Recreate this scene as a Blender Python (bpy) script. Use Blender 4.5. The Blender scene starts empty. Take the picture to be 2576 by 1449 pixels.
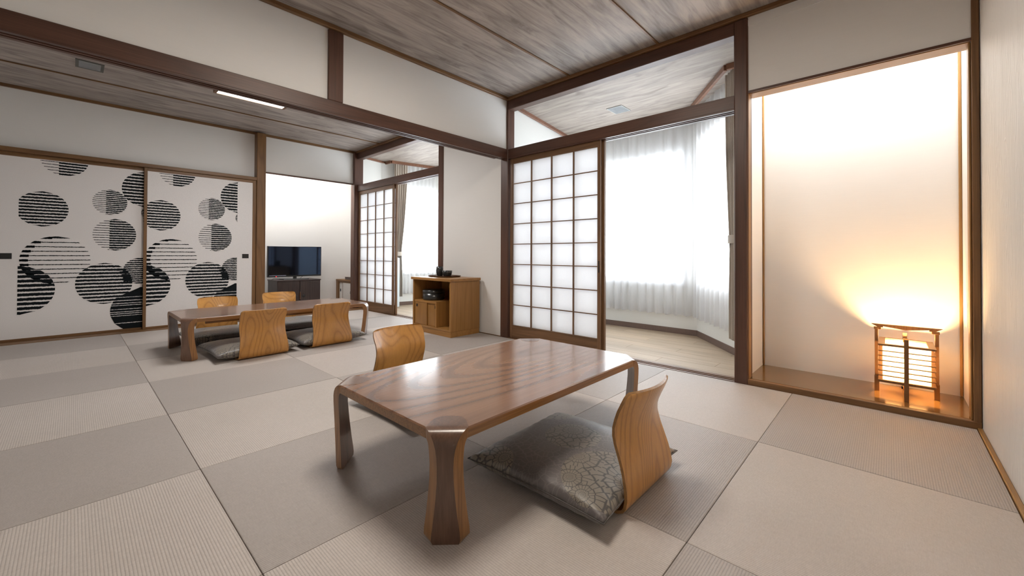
import bpy, bmesh, math, random
from mathutils import Vector, Matrix
random.seed(7)
R = math.radians
scene = bpy.context.scene
COL = scene.collection

# ------------------------------------------------------------------ camera
FPX, CYP = 1025.386, 630.758            # focal length and principal row in pixels of the 2576x1449 frame
YAW, PITCH, ROLL = R(42.81094), R(0.571887), R(-0.217449)
CAM_H = 0.85
cam = bpy.data.cameras.new('camera')
cam.sensor_width = 36.0
cam.lens = 36.0 * FPX / 2576.0
cam.shift_y = (CYP - 724.5) / 2576.0
cam.clip_start, cam.clip_end = 0.02, 100
cam_ob = bpy.data.objects.new('camera', cam)
COL.objects.link(cam_ob)
_f = Vector((math.cos(YAW) * math.cos(PITCH), math.sin(YAW) * math.cos(PITCH), math.sin(PITCH)))
_r = Vector((math.sin(YAW), -math.cos(YAW), 0))
_d = _f.cross(_r)
_r2 = math.cos(ROLL) * _r + math.sin(ROLL) * _d
_d2 = -math.sin(ROLL) * _r + math.cos(ROLL) * _d
cam_ob.matrix_world = Matrix(((_r2.x, -_d2.x, -_f.x, 0), (_r2.y, -_d2.y, -_f.y, 0),
                              (_r2.z, -_d2.z, -_f.z, CAM_H), (0, 0, 0, 1)))
scene.camera = cam_ob

# ------------------------------------------------------------------ world, light, exposure
SKY = 5.2                 # overcast daylight outside the bay windows
LAMP_FILL = 17.0          # unseen fill lamps added at the two room ceilings (W)
LAMP_TOKO = 8.5          # concealed lamp in the alcove with the lantern (W)
LAMP_TV = 12.0            # concealed lamp in the television alcove (W)
LAMP_BEAM = 12.0          # emission of the slim lamp on the beam
LAMP_LANTERN = 22.0        # bulb in the paper lantern (W)
world = bpy.data.worlds.new('overcast_sky')
scene.world = world
world.use_nodes = True
_bg = world.node_tree.nodes.get('Background') or world.node_tree.nodes.new('ShaderNodeBackground')
_bg.inputs['Color'].default_value = (0.90, 0.95, 1.0, 1)
_bg.inputs['Strength'].default_value = SKY
_out = world.node_tree.nodes.get('World Output') or world.node_tree.nodes.new('ShaderNodeOutputWorld')
world.node_tree.links.new(_bg.outputs[0], _out.inputs['Surface'])
vs = scene.view_settings
vs.view_transform = 'Standard'
vs.look = 'None'
vs.exposure = 0.86
vs.gamma = 1.0
vs.use_curve_mapping = False
scene.cycles.max_bounces = 8
scene.cycles.diffuse_bounces = 4
scene.cycles.glossy_bounces = 3
scene.cycles.transmission_bounces = 6
scene.cycles.transparent_max_bounces = 12
scene.cycles.caustics_reflective = False
scene.cycles.caustics_refractive = False
scene.cycles.sample_clamp_indirect = 6.0
scene.cycles.use_denoising = True
scene.cycles.adaptive_threshold = 0.03
scene.cycles.use_light_tree = False

# ------------------------------------------------------------------ material tools
class G:
    """small helper around a shader node tree"""
    def __init__(s, name):
        s.m = bpy.data.materials.new(name)
        s.m.use_nodes = True
        s.t = s.m.node_tree
        s.t.nodes.clear()
        s.out = s.t.nodes.new('ShaderNodeOutputMaterial')
    def n(s, typ, ins=None, **kw):
        nd = s.t.nodes.new(typ)
        for k, v in kw.items():
            setattr(nd, k, v)
        for k, v in (ins or {}).items():
            s.put(nd.inputs[k], v)
        return nd
    def put(s, sock, v):
        if isinstance(v, bpy.types.NodeSocket):
            s.t.links.new(v, sock)
        elif isinstance(v, (tuple, list)) and sock.type == 'RGBA' and len(v) == 3:
            sock.default_value = (*v, 1)
        else:
            sock.default_value = v
    def math(s, op, a, b=0.0, c=0.0, clamp=False):
        nd = s.t.nodes.new('ShaderNodeMath')
        nd.operation = op
        nd.use_clamp = clamp
        for i, v in enumerate((a, b, c)):
            s.put(nd.inputs[i], v)
        return nd.outputs[0]
    def vmath(s, op, a, b=(0, 0, 0)):
        nd = s.t.nodes.new('ShaderNodeVectorMath')
        nd.operation = op
        s.put(nd.inputs[0], a)
        s.put(nd.inputs[1], b)
        return nd.outputs['Vector'] if op not in ('LENGTH', 'DOT_PRODUCT', 'DISTANCE') else nd.outputs['Value']
    def ramp(s, fac, stops, interp='LINEAR'):
        nd = s.t.nodes.new('ShaderNodeValToRGB')
        nd.color_ramp.interpolation = interp
        e = nd.color_ramp.elements
        while len(e) < len(stops):
            e.new(0.5)
        for el, (p, c) in zip(e, stops):
            el.position = p
            el.color = (*c, 1) if len(c) == 3 else c
        s.put(nd.inputs[0], fac)
        return nd.outputs[0]
    def mix(s, fac, a, b, blend='MIX'):
        nd = s.t.nodes.new('ShaderNodeMix')
        nd.data_type = 'RGBA'
        nd.blend_type = blend
        s.put(nd.inputs[0], fac)
        s.put(nd.inputs[6], a)
        s.put(nd.inputs[7], b)
        return nd.outputs[2]
    def coords(s, scale=(1, 1, 1), rnd=0.0):
        tc = s.t.nodes.new('ShaderNodeTexCoord')
        v = tc.outputs['Object']
        if rnd:
            oi = s.t.nodes.new('ShaderNodeObjectInfo')
            k = s.math('MULTIPLY', oi.outputs['Random'], rnd)
            cb = s.n('ShaderNodeCombineXYZ', {0: k, 1: k, 2: k})
            v = s.vmath('ADD', v, cb.outputs[0])
        mp = s.n('ShaderNodeMapping', {'Vector': v, 'Scale': scale})
        return mp.outputs[0]
    def noise(s, vec, scale, detail=2.0, rough=0.5, dist=0.0):
        nd = s.n('ShaderNodeTexNoise', {'Vector': vec, 'Scale': scale, 'Detail': detail, 'Roughness': rough, 'Distortion': dist})
        return nd.outputs[0]
    def bump(s, h, strength, dist=0.01):
        return s.n('ShaderNodeBump', {'Height': h, 'Strength': strength, 'Distance': dist}).outputs[0]
    def principled(s, **ins):
        p = s.t.nodes.new('ShaderNodeBsdfPrincipled')
        for k, v in ins.items():
            s.put(p.inputs[k.replace('_', ' ')], v)
        s.t.links.new(p.outputs[0], s.out.inputs[0])
        return p

def lin(r, g, b):
    f = lambda c: ((c / 255 + 0.055) / 1.055) ** 2.4 if c > 10 else c / 255 / 12.92
    return (f(r), f(g), f(b))

def plain(name, col, rough=0.5, metal=0.0, grain=0.0, gscale=60, **kw):
    g = G(name)
    if grain:
        n = g.noise(g.coords(), gscale, 3)
        col2 = tuple(c * (1 - grain) for c in col)
        c = g.ramp(n, [(0.35, col2), (0.65, col)])
    else:
        c = col
    g.principled(Base_Color=c, Roughness=rough, Metallic=metal, **kw)
    return g.m

def wood(name, light, dark, axis='X', rings=7.0, across=3.0, along=0.5, rough=0.4, line=0.5, coat=0.0, fine=0.35, rnd=7.0, bump=0.05, vary=0.25, det=1.0):
    g = G(name)
    def sc(a, b):
        return {'X': (b, a, a), 'Y': (a, b, a), 'Z': (a, a, b)}[axis]
    c0 = g.coords(sc(across, along), rnd)
    v = g.noise(c0, 1.0, det, 0.4, 0.0)
    tri = g.math('PINGPONG', g.math('MULTIPLY', v, rings), 0.5)
    tri = g.math('MULTIPLY', tri, 2.0)
    dl = tuple(l + (d - l) * line for l, d in zip(light, dark))
    base = g.ramp(tri, [(0.0, dl), (0.22, tuple(l + (a - l) * 0.45 for l, a in zip(light, dl))), (0.6, light)])
    f = g.noise(g.coords(sc(140.0, 3.5), rnd), 1.0, 3, 0.6)
    fr = g.ramp(f, [(0.32, tuple(1 - fine for _ in range(3))), (0.68, (1, 1, 1))])
    col = g.mix(1.0, base, fr, 'MULTIPLY')
    b = g.noise(g.coords(sc(2.0, 0.7), rnd), 1.3, 2)
    br = g.ramp(b, [(0.3, (1 - vary,) * 3), (0.7, (1, 1, 1))])
    col = g.mix(1.0, col, br, 'MULTIPLY')
    nrm = g.bump(f, bump, 0.004)
    g.principled(Base_Color=col, Roughness=rough, Coat_Weight=coat, Coat_Roughness=0.12, Normal=nrm)
    return g.m

def driftwood(name, axis, light=(0.43, 0.375, 0.338), dark=(0.19, 0.160, 0.144)):
    g = G(name)
    sc = lambda a, b: {'X': (b, a, a), 'Y': (a, b, a)}[axis]
    a = g.noise(g.coords(sc(12, 2.0)), 1.0, 5, 0.60, 1.0)
    b = g.noise(g.coords(sc(60, 2.2)), 1.0, 3, 0.6, 0.3)
    k = g.noise(g.coords(sc(5, 2.2)), 1.0, 2, 0.5, 0.8)
    h = g.math('ADD', g.math('MULTIPLY', a, 0.74), g.math('MULTIPLY', b, 0.26))
    col = g.ramp(h, [(0.36, dark), (0.47, tuple(0.5 * (x + y) for x, y in zip(dark, light))), (0.60, light)])
    kn = g.ramp(k, [(0.24, (0.55, 0.53, 0.52)), (0.36, (1, 1, 1))])
    col = g.mix(1.0, col, kn, 'MULTIPLY')
    g.principled(Base_Color=col, Roughness=0.55, Normal=g.bump(b, 0.05, 0.003))
    return g.m

def tatami(name, ribs, light):
    g = G(name)
    i = 0 if ribs == 'Y' else 1                     # colour varies across the ribs
    tc = g.t.nodes.new('ShaderNodeTexCoord')
    sep = g.n('ShaderNodeSeparateXYZ', {0: tc.outputs['Object']})
    u, w = sep.outputs[i], sep.outputs[1 - i]
    rib = g.math('ABSOLUTE', g.math('SINE', g.math('MULTIPLY', u, math.pi / 0.0076)))
    rib = g.math('POWER', rib, 0.7)
    sc = (420, 60, 1) if i == 0 else (60, 420, 1)
    fib = g.noise(g.coords(sc, 9), 1.0, 2, 0.6)
    sc2 = (60, 300, 1) if i == 0 else (300, 60, 1)
    fib2 = g.noise(g.coords(sc2, 9), 1.0, 2, 0.6)
    big = g.noise(g.coords((2, 2, 2), 9), 1.0, 2)
    col = g.mix(g.math('MULTIPLY', rib, 1.0, clamp=True), tuple(c * 0.76 for c in light), light)
    m = g.math('ADD', g.math('MULTIPLY', fib, 0.5), g.math('MULTIPLY', fib2, 0.5))
    col = g.mix(1.0, col, g.ramp(m, [(0.3, (0.86, 0.85, 0.84)), (0.7, (1.06, 1.06, 1.06))]), 'MULTIPLY')
    col = g.mix(1.0, col, g.ramp(big, [(0.3, (0.95, 0.95, 0.94)), (0.7, (1, 1, 1))]), 'MULTIPLY')
    h = g.math('ADD', rib, g.math('MULTIPLY', fib, 0.25))
    g.principled(Base_Color=col, Roughness=0.52, Specular_IOR_Level=0.35, Normal=g.bump(h, 0.35, 0.0016))
    return g.m

def wallpaper(name, col, bump=0.045, streak=True):
    g = G(name)
    n1 = g.noise(g.coords((260, 260, 260)), 1.0, 2)
    n2 = g.noise(g.coords((8, 8, 220)), 1.0, 3)
    c = g.ramp(n2, [(0.3, tuple(x * 0.985 for x in col)), (0.7, col)])
    h = g.math('ADD', g.math('MULTIPLY', n1, 0.5), n2) if streak else n1
    g.principled(Base_Color=c, Roughness=0.8, Specular_IOR_Level=0.2, Normal=g.bump(h, bump, 0.002))
    return g.m

def embossed(name, col):
    g = G(name)
    v = g.noise(g.coords((9, 9, 1.3)), 1.0, 1.2, 0.4)
    t = g.math('PINGPONG', g.math('MULTIPLY', v, 15.0), 0.5)
    h = g.ramp(t, [(0.0, (1, 1, 1)), (0.13, (0.1, 0.1, 0.1)), (0.5, (0, 0, 0))])
    f = g.noise(g.coords((120, 120, 2.5)), 1.0, 2)
    hh = g.math('ADD', g.math('MULTIPLY', h, 0.5), g.math('MULTIPLY', f, 0.5))
    g.principled(Base_Color=col, Roughness=0.42, Specular_IOR_Level=0.35, Normal=g.bump(hh, 0.8, 0.005))
    return g.m

def zabuton_cloth(name):
    g = G(name)
    tc = g.t.nodes.new('ShaderNodeTexCoord')
    p = tc.outputs['Object']
    flat = g.n('ShaderNodeMapping', {'Vector': p, 'Scale': (1, 1, 0)}).outputs[0]
    vor = g.n('ShaderNodeTexVoronoi', {'Vector': flat, 'Scale': 7.0, 'Randomness': 0.7}, voronoi_dimensions='2D')
    cen = vor.outputs['Position']
    q = g.vmath('SUBTRACT', flat, cen)
    sp = g.n('ShaderNodeSeparateXYZ', {0: q})
    r = g.math('SQRT', g.math('ADD', g.math('MULTIPLY', sp.outputs[0], sp.outputs[0]), g.math('MULTIPLY', sp.outputs[1], sp.outputs[1])))
    th = g.math('ARCTAN2', sp.outputs[1], sp.outputs[0])
    lr = g.math('LOGARITHM', g.math('ADD', r, 0.002), math.e)
    pol = g.n('ShaderNodeCombineXYZ', {0: g.math('MULTIPLY', th, 3.2), 1: g.math('MULTIPLY', lr, 1.7), 2: 0.0}).outputs[0]
    pet = g.n('ShaderNodeTexVoronoi', {'Vector': pol, 'Scale': 1.0, 'Randomness': 0.4}, voronoi_dimensions='2D', feature='DISTANCE_TO_EDGE').outputs['Distance']
    line = g.ramp(pet, [(0.05, (1, 1, 1)), (0.11, (0, 0, 0))])
    mask = None
    for (cx, cy, rad) in ((-0.13, -0.215, 0.16), (0.04, 0.035, 0.115), (-0.31, 0.20, 0.11), (0.25, -0.20, 0.10), (0.24, 0.26, 0.12)):
        d = g.vmath('DISTANCE', flat, (cx, cy, 0))
        k = g.math('LESS_THAN', d, rad)
        mask = k if mask is None else g.math('MAXIMUM', mask, k)
    weave = g.noise(g.coords((500, 500, 500)), 1.0, 2)
    cl = g.noise(g.coords((3, 3, 3), 5), 1.0, 2)
    taupe = g.ramp(cl, [(0.3, (0.105, 0.092, 0.088)), (0.7, (0.150, 0.132, 0.128))])
    outc = g.mix(g.math('MULTIPLY', line, 0.35), taupe, (0.26, 0.225, 0.215))
    inc = g.mix(g.math('MULTIPLY', line, 0.9), (0.225, 0.196, 0.158), (0.050, 0.044, 0.042))
    col = g.mix(mask, outc, inc)
    col = g.mix(1.0, col, g.ramp(weave, [(0.3, (0.85, 0.85, 0.85)), (0.7, (1.05, 1.05, 1.05))]), 'MULTIPLY')
    g.principled(Base_Color=col, Roughness=0.42, Sheen_Weight=0.25, Specular_IOR_Level=0.45, Normal=g.bump(weave, 0.12, 0.001))
    return g.m

def sheer_cloth(name):
    g = G(name)
    tr = g.n('ShaderNodeBsdfTransparent', {'Color': (1, 1, 1)})
    tl = g.n('ShaderNodeBsdfTranslucent', {'Color': (0.80, 0.80, 0.82)})
    df = g.n('ShaderNodeBsdfDiffuse', {'Color': (0.86, 0.86, 0.87)})
    w = g.noise(g.coords((900, 900, 900)), 1.0, 1)
    a = g.n('ShaderNodeMixShader', {0: 0.42, 1: tl.outputs[0], 2: df.outputs[0]})
    fac = g.math('ADD', 0.48, g.math('MULTIPLY', w, 0.12))
    b = g.n('ShaderNodeMixShader', {0: fac, 1: tr.outputs[0], 2: a.outputs[0]})
    g.t.links.new(b.outputs[0], g.out.inputs[0])
    return g.m

def paper(name, col, trans=0.55):
    g = G(name)
    tl = g.n('ShaderNodeBsdfTranslucent', {'Color': col})
    n = g.noise(g.coords((90, 90, 90), 3), 1.0, 4, 0.7)
    c = g.ramp(n, [(0.35, tuple(x * 0.96 for x in col)), (0.65, col)])
    df = g.n('ShaderNodeBsdfDiffuse', {'Color': c})
    a = g.n('ShaderNodeMixShader', {0: trans, 1: df.outputs[0], 2: tl.outputs[0]})
    g.t.links.new(a.outputs[0], g.out.inputs[0])
    return g.m

def glass(name):
    g = G(name)
    tr = g.n('ShaderNodeBsdfTransparent', {'Color': (0.97, 0.985, 0.98)})
    gl = g.n('ShaderNodeBsdfGlossy', {'Color': (1, 1, 1), 'Roughness': 0.02})
    a = g.n('ShaderNodeMixShader', {0: 0.06, 1: tr.outputs[0], 2: gl.outputs[0]})
    g.t.links.new(a.outputs[0], g.out.inputs[0])
    return g.m

def emit(name, col, st):
    g = G(name)
    e = g.n('ShaderNodeEmission', {'Color': col, 'Strength': st})
    g.t.links.new(e.outputs[0], g.out.inputs[0])
    return g.m

def speckled(name, col, spot):
    g = G(name)
    v = g.noise(g.coords((90, 90, 90)), 1.0, 3, 0.7)
    c = g.ramp(v, [(0.60, col), (0.70, spot)])
    g.principled(Base_Color=c, Roughness=0.28, Coat_Weight=0.3)
    return g.m

MT = {}
MT['wall'] = wallpaper('wall_cloth_white', (0.80, 0.785, 0.76))
MT['wall_toko'] = wallpaper('wall_cloth_alcove', (0.80, 0.785, 0.765), 0.07)
MT['wall_eng'] = wallpaper('wall_paper_bay', (0.78, 0.785, 0.76), 0.05)
MT['emboss'] = embossed('wall_paper_embossed_grain', (0.84, 0.83, 0.81))
for ax in 'XYZ':
    MT['beam' + ax] = wood('dark_beam_wood_' + ax, (0.130, 0.058, 0.036), (0.072, 0.033, 0.022), ax, rings=6, across=5, along=0.5, rough=0.42, line=0.6, fine=0.3, vary=0.2)
    MT['mid' + ax] = wood('brown_trim_wood_' + ax, (0.245, 0.122, 0.045), (0.14, 0.064, 0.024), ax, rings=6, across=8, along=0.6, rough=0.45, line=0.6, fine=0.3)
    MT['honey' + ax] = wood('honey_trim_wood_' + ax, (0.38, 0.200, 0.062), (0.27, 0.13, 0.038), ax, rings=6, across=8, along=0.6, rough=0.4, line=0.5, fine=0.25)
    MT['shoji' + ax] = wood('shoji_frame_wood_' + ax, (0.225, 0.115, 0.052), (0.12, 0.06, 0.028), ax, rings=6, across=9, along=0.6, rough=0.45, line=0.6, fine=0.3)
    MT['oak' + ax] = wood('cabinet_oak_' + ax, (0.46, 0.225, 0.064), (0.31, 0.140, 0.036), ax, rings=9, across=6, along=0.35, rough=0.35, line=0.45, fine=0.22)
MT['ceilX'] = driftwood('ceiling_board_driftwood', 'X')
MT['ceilY'] = driftwood('bay_ceiling_board_driftwood', 'Y', (0.385, 0.33, 0.287), (0.225, 0.190, 0.165))
MT['pelmet'] = wood('reddish_pelmet_wood', (0.29, 0.135, 0.080), (0.18, 0.08, 0.045), 'Y', rings=5, across=9, along=0.6, rough=0.4, line=0.5, fine=0.25)
MT['tatY'] = tatami('tatami_lengthwise_sheen_light', 'Y', (0.60, 0.543, 0.505))  # paler base colour paints in the sheen of this weave direction
MT['tatX'] = tatami('tatami_crosswise_sheen_dark', 'X', (0.475, 0.430, 0.402))  # darker base colour paints in the weaker sheen of the cross weave
MT['plank'] = wood('pale_floor_plank', (0.50, 0.385, 0.27), (0.38, 0.28, 0.185), 'Y', rings=5, across=7, along=0.5, rough=0.42, line=0.5, fine=0.15, rnd=9)
MT['table'] = wood('table_chestnut', (0.280, 0.148, 0.086), (0.095, 0.046, 0.028), 'X', rings=30, across=1.25, along=0.42, rough=0.24, line=0.7, coat=0.45, fine=0.14, rnd=3, vary=0.08, bump=0.012, det=0.0)
MT['tableleg'] = wood('table_leg_chestnut', (0.225, 0.122, 0.078), (0.09, 0.045, 0.03), 'Z', rings=7, across=6, along=0.3, rough=0.28, line=0.4, coat=0.4, fine=0.34, rnd=0, bump=0.03)
MT['tableedge'] = wood('table_edge_laminate', (0.42, 0.20, 0.070), (0.25, 0.11, 0.036), 'X', rings=6, across=30, along=0.8, rough=0.3, line=0.6, coat=0.3, fine=0.35)
MT['chair'] = wood('chair_bent_zelkova', (0.60, 0.285, 0.068), (0.29, 0.112, 0.026), 'Z', rings=17, across=4.6, along=0.9, rough=0.30, line=0.55, coat=0.35, fine=0.14, rnd=11, vary=0.12, det=0.0)
MT['legedge'] = wood('table_leg_edge_laminate', (0.42, 0.20, 0.070), (0.25, 0.11, 0.036), 'Z', rings=6, across=30, along=0.8, rough=0.3, line=0.6, coat=0.3, fine=0.35)
MT['chairedge'] = plain('chair_laminate_edge', (0.36, 0.185, 0.065), 0.35, grain=0.3)
MT['cloth'] = zabuton_cloth('cushion_chrysanthemum_cloth')
MT['seam'] = plain('cushion_seam_cord', (0.11, 0.095, 0.09), 0.6, grain=0.3)
MT['sheer'] = sheer_cloth('sheer_curtain_cloth')
MT['drape'] = plain('grey_drape_cloth', (0.47, 0.41, 0.345), 0.75, grain=0.15, gscale=300, Sheen_Weight=0.2)
MT['shojipaper'] = paper('shoji_paper', (0.95, 0.955, 0.97), 0.62)
MT['fusuma'] = plain('fusuma_paper', (0.77, 0.735, 0.715), 0.75, grain=0.08, gscale=250)
MT['ink'] = plain('fusuma_ink', (0.006, 0.009, 0.011), 0.7, grain=0.2, gscale=90, Specular_IOR_Level=0.15)
MT['black'] = plain('black_pull', (0.010, 0.010, 0.012), 0.35, grain=0.2)
MT['baseboard'] = plain('bay_baseboard_vinyl', (0.16, 0.105, 0.085), 0.5, grain=0.1)
MT['metal'] = plain('lamp_metal', (0.42, 0.42, 0.41), 0.4, 0.6, grain=0.1)
MT['darkmetal'] = plain('lamp_bezel_dark', (0.10, 0.10, 0.09), 0.5, 0.2, grain=0.1)
MT['whitelamp'] = plain('lamp_reflector_white', (0.50, 0.53, 0.55), 0.4, grain=0.05)
MT['reflector'] = plain('lamp_reflector_recess_shade', (0.20, 0.215, 0.225), 0.35, grain=0.1)  # dark albedo paints in the shade of a deeper recess
MT['alu'] = plain('window_sash_white', (0.78, 0.79, 0.80), 0.4, grain=0.05)
MT['glass'] = glass('window_glass')
MT['tvscreen'] = plain('tv_screen', (0.004, 0.005, 0.008), 0.06, Specular_IOR_Level=0.8, Specular_Tint=(0.45, 0.62, 1.0, 1.0))
MT['tvcase'] = plain('tv_case_black', (0.012, 0.012, 0.013), 0.3, grain=0.1)
MT['darkcab'] = wood('tv_cabinet_wenge', (0.070, 0.042, 0.038), (0.028, 0.018, 0.017), 'Z', rings=8, across=10, along=0.3, rough=0.4, line=0.6, fine=0.4)
MT['copper'] = plain('copper_handle', (0.45, 0.20, 0.10), 0.3, 0.9, grain=0.1)
MT['whitedoor'] = plain('white_sliding_door_paper', (0.66, 0.63, 0.60), 0.7, grain=0.06)
MT['lacquer'] = plain('dark_red_lacquer', (0.055, 0.018, 0.014), 0.2, grain=0.2, Coat_Weight=0.5)
MT['ceramic'] = speckled('black_speckled_ceramic', (0.018, 0.020, 0.021), (0.16, 0.13, 0.07))
MT['traywood'] = plain('brown_tray', (0.10, 0.048, 0.025), 0.3, grain=0.25, Coat_Weight=0.3)
MT['fridge'] = plain('pale_enamel', (0.62, 0.70, 0.74), 0.25, grain=0.03)
MT['lanternwood'] = wood('lantern_cedar', (0.26, 0.125, 0.042), (0.15, 0.068, 0.022), 'Z', rings=6, across=14, along=0.8, rough=0.5, line=0.5, fine=0.25)
MT['lanternpaper'] = paper('lantern_paper', (0.95, 0.88, 0.72), 0.65)
MT['tokofloor'] = wood('alcove_floor_board', (0.205, 0.098, 0.026), (0.13, 0.058, 0.015), 'Y', rings=7, across=4, along=0.4, rough=0.18, line=0.5, coat=0.5, fine=0.2)
MT['red'] = emit('standby_red', (1.0, 0.02, 0.02), 3.0)
MT['palestrip'] = plain('pale_bluish', (0.35, 0.37, 0.50), 0.4, grain=0.4, gscale=120)
MT['cable'] = plain('black_cable', (0.015, 0.015, 0.015), 0.5, grain=0.1)
MT['rail'] = plain('curtain_rail', (0.35, 0.34, 0.33), 0.4, 0.3, grain=0.1)

# ------------------------------------------------------------------ geometry tools
def mesh_obj(name, verts, faces, mats, parent=None, fmat=None, smooth=False, loc=None):
    me = bpy.data.meshes.new(name)
    me.from_pydata([tuple(v) for v in verts], [], faces)
    if not isinstance(mats, (list, tuple)):
        mats = [mats]
    for m in mats:
        me.materials.append(m)
    if fmat:
        for p, k in zip(me.polygons, fmat):
            p.material_index = k
    if smooth:
        for p in me.polygons:
            p.use_smooth = True
    me.update()
    o = bpy.data.objects.new(name, me)
    COL.objects.link(o)
    if parent:
        o.parent = parent
    if loc:
        o.location = loc
    return o

def fix_normals(o):
    bm = bmesh.new()
    bm.from_mesh(o.data)
    bmesh.ops.recalc_face_normals(bm, faces=bm.faces)
    bm.to_mesh(o.data)
    bm.free()
    return o

def smooth_angle(o, deg):
    for p in o.data.polygons:
        p.use_smooth = True
    o.data.set_sharp_from_angle(angle=R(deg))
    return o

BOXF = [(0, 3, 2, 1), (4, 5, 6, 7), (0, 1, 5, 4), (1, 2, 6, 5), (2, 3, 7, 6), (3, 0, 4, 7)]
def box_geo(x0, x1, y0, y1, z0, z1):
    return [(x0, y0, z0), (x1, y0, z0), (x1, y1, z0), (x0, y1, z0), (x0, y0, z1), (x1, y0, z1), (x1, y1, z1), (x0, y1, z1)], list(BOXF)

def bevel_obj(o, w, seg=1):
    bm = bmesh.new()
    bm.from_mesh(o.data)
    bmesh.ops.bevel(bm, geom=list(bm.edges), offset=w, segments=seg, affect='EDGES', profile=0.6)
    bm.to_mesh(o.data)
    bm.free()
    return o

def box(name, x0, x1, y0, y1, z0, z1, m, parent=None, bev=0.0, seg=1):
    v, f = box_geo(x0, x1, y0, y1, z0, z1)
    o = mesh_obj(name, v, f, m, parent)
    if bev:
        bevel_obj(o, bev, seg)
    return o

def boxes(name, lst, m, parent=None):
    V, F = [], []
    for b in lst:
        v, f = box_geo(*b)
        k = len(V)
        V += v
        F += [tuple(i + k for i in q) for q in f]
    return mesh_obj(name, V, F, m, parent)

def prism(name, poly, z0, z1, m, parent=None, bev=0.0):
    n = len(poly)
    V = [(x, y, z0) for x, y in poly] + [(x, y, z1) for x, y in poly]
    F = [tuple(range(n))[::-1], tuple(range(n, 2 * n))] + [(i, (i + 1) % n, (i + 1) % n + n, i + n) for i in range(n)]
    o = mesh_obj(name, V, F, m, parent)
    fix_normals(o)
    if bev:
        bevel_obj(o, bev)
    return o

def wall_seg(A, B, th, z0, z1, holes):
    """vertical wall from A to B (2D); th to the left of A->B; holes = (s0, s1, za, zb) in metres along it"""
    A, B = Vector(A), Vector(B)
    L = (B - A).length
    d = (B - A) / L
    nrm = Vector((-d.y, d.x)) * th
    pieces = []
    s = 0.0
    for (a, b, za, zb) in sorted(holes):
        pieces += [(s, a, z0, z1), (a, b, z0, za), (a, b, zb, z1)]
        s = b
    pieces.append((s, L, z0, z1))
    V, F = [], []
    for (a, b, za, zb) in pieces:
        if b - a < 1e-4 or zb - za < 1e-4:
            continue
        k = len(V)
        p0, p1 = A + d * a, A + d * b
        p2, p3 = p1 + nrm, p0 + nrm
        for z in (za, zb):
            V += [(p.x, p.y, z) for p in (p0, p1, p2, p3)]
        F += [tuple(i + k for i in q) for q in BOXF]
    return V, F, A, d, nrm, L

def revolve(name, prof, m, parent=None, seg=28, loc=None, smooth=True):
    V, F = [], []
    n = len(prof)
    for i in range(seg):
        a = 2 * math.pi * i / seg
        for r, z in prof:
            V.append((r * math.cos(a), r * math.sin(a), z))
    for i in range(seg):
        j = (i + 1) % seg
        for k in range(n - 1):
            F.append((i * n + k, j * n + k, j * n + k + 1, i * n + k + 1))
    o = mesh_obj(name, V, F, m, parent, smooth=smooth, loc=loc)
    bm = bmesh.new()
    bm.from_mesh(o.data)
    bmesh.ops.remove_doubles(bm, verts=bm.verts, dist=1e-5)
    bmesh.ops.recalc_face_normals(bm, faces=bm.faces)
    bm.to_mesh(o.data)
    bm.free()
    return o

def tube(name, pts, rad, m, parent=None, seg=6, closed=False):
    V, F = [], []
    P = [Vector(p) for p in pts]
    n = len(P)
    for i, p in enumerate(P):
        t = (P[(i + 1) % n] - P[i - 1]) if closed else (P[min(i + 1, n - 1)] - P[max(i - 1, 0)])
        t.normalize()
        up = Vector((0, 0, 1)) if abs(t.z) < 0.9 else Vector((1, 0, 0))
        a = t.cross(up).normalized()
        b = a.cross(t)
        for k in range(seg):
            q = 2 * math.pi * k / seg
            V.append(p + a * (rad * math.cos(q)) + b * (rad * math.sin(q)))
    for i in range(n if closed else n - 1):
        j = (i + 1) % n
        for k in range(seg):
            F.append((i * seg + k, i * seg + (k + 1) % seg, j * seg + (k + 1) % seg, j * seg + k))
    return mesh_obj(name, V, F, m, parent, smooth=True)

def empty(name, loc=(0, 0, 0), rz=0.0):
    o = bpy.data.objects.new(name, None)
    COL.objects.link(o)
    o.location = loc
    o.rotation_euler = (0, 0, rz)
    o.empty_display_size = 0.1
    return o

def tag(o, label, cat, group=None, kind=None):
    o['label'] = label
    o['category'] = cat
    if group:
        o['group'] = group
    if kind:
        o['kind'] = kind
    return o

def struct(o, label, cat):
    return tag(o, label, cat, kind='structure')

def copy_tree(o, parent=None):
    c = o.copy()
    COL.objects.link(c)
    c.parent = parent
    for ch in list(o.children):
        copy_tree(ch, c)
    return c

# ------------------------------------------------------------------ main levels
XW = 3.045          # face of the window-side wall line
XL = -1.434         # left end of the rooms (behind the camera's left)
YR = -0.332         # right wall
YB0, YB1 = 2.886, 2.986   # partition beam
YF = 6.20           # end wall with the sliding doors and the TV alcove
ZC = 2.468
ZT = 2.439          # underside of the ceiling trim
ZK0, ZK1 = 1.838, 1.938   # lintel
ZE = -0.03          # bay floor
ZEC = 2.42          # bay ceiling

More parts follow.
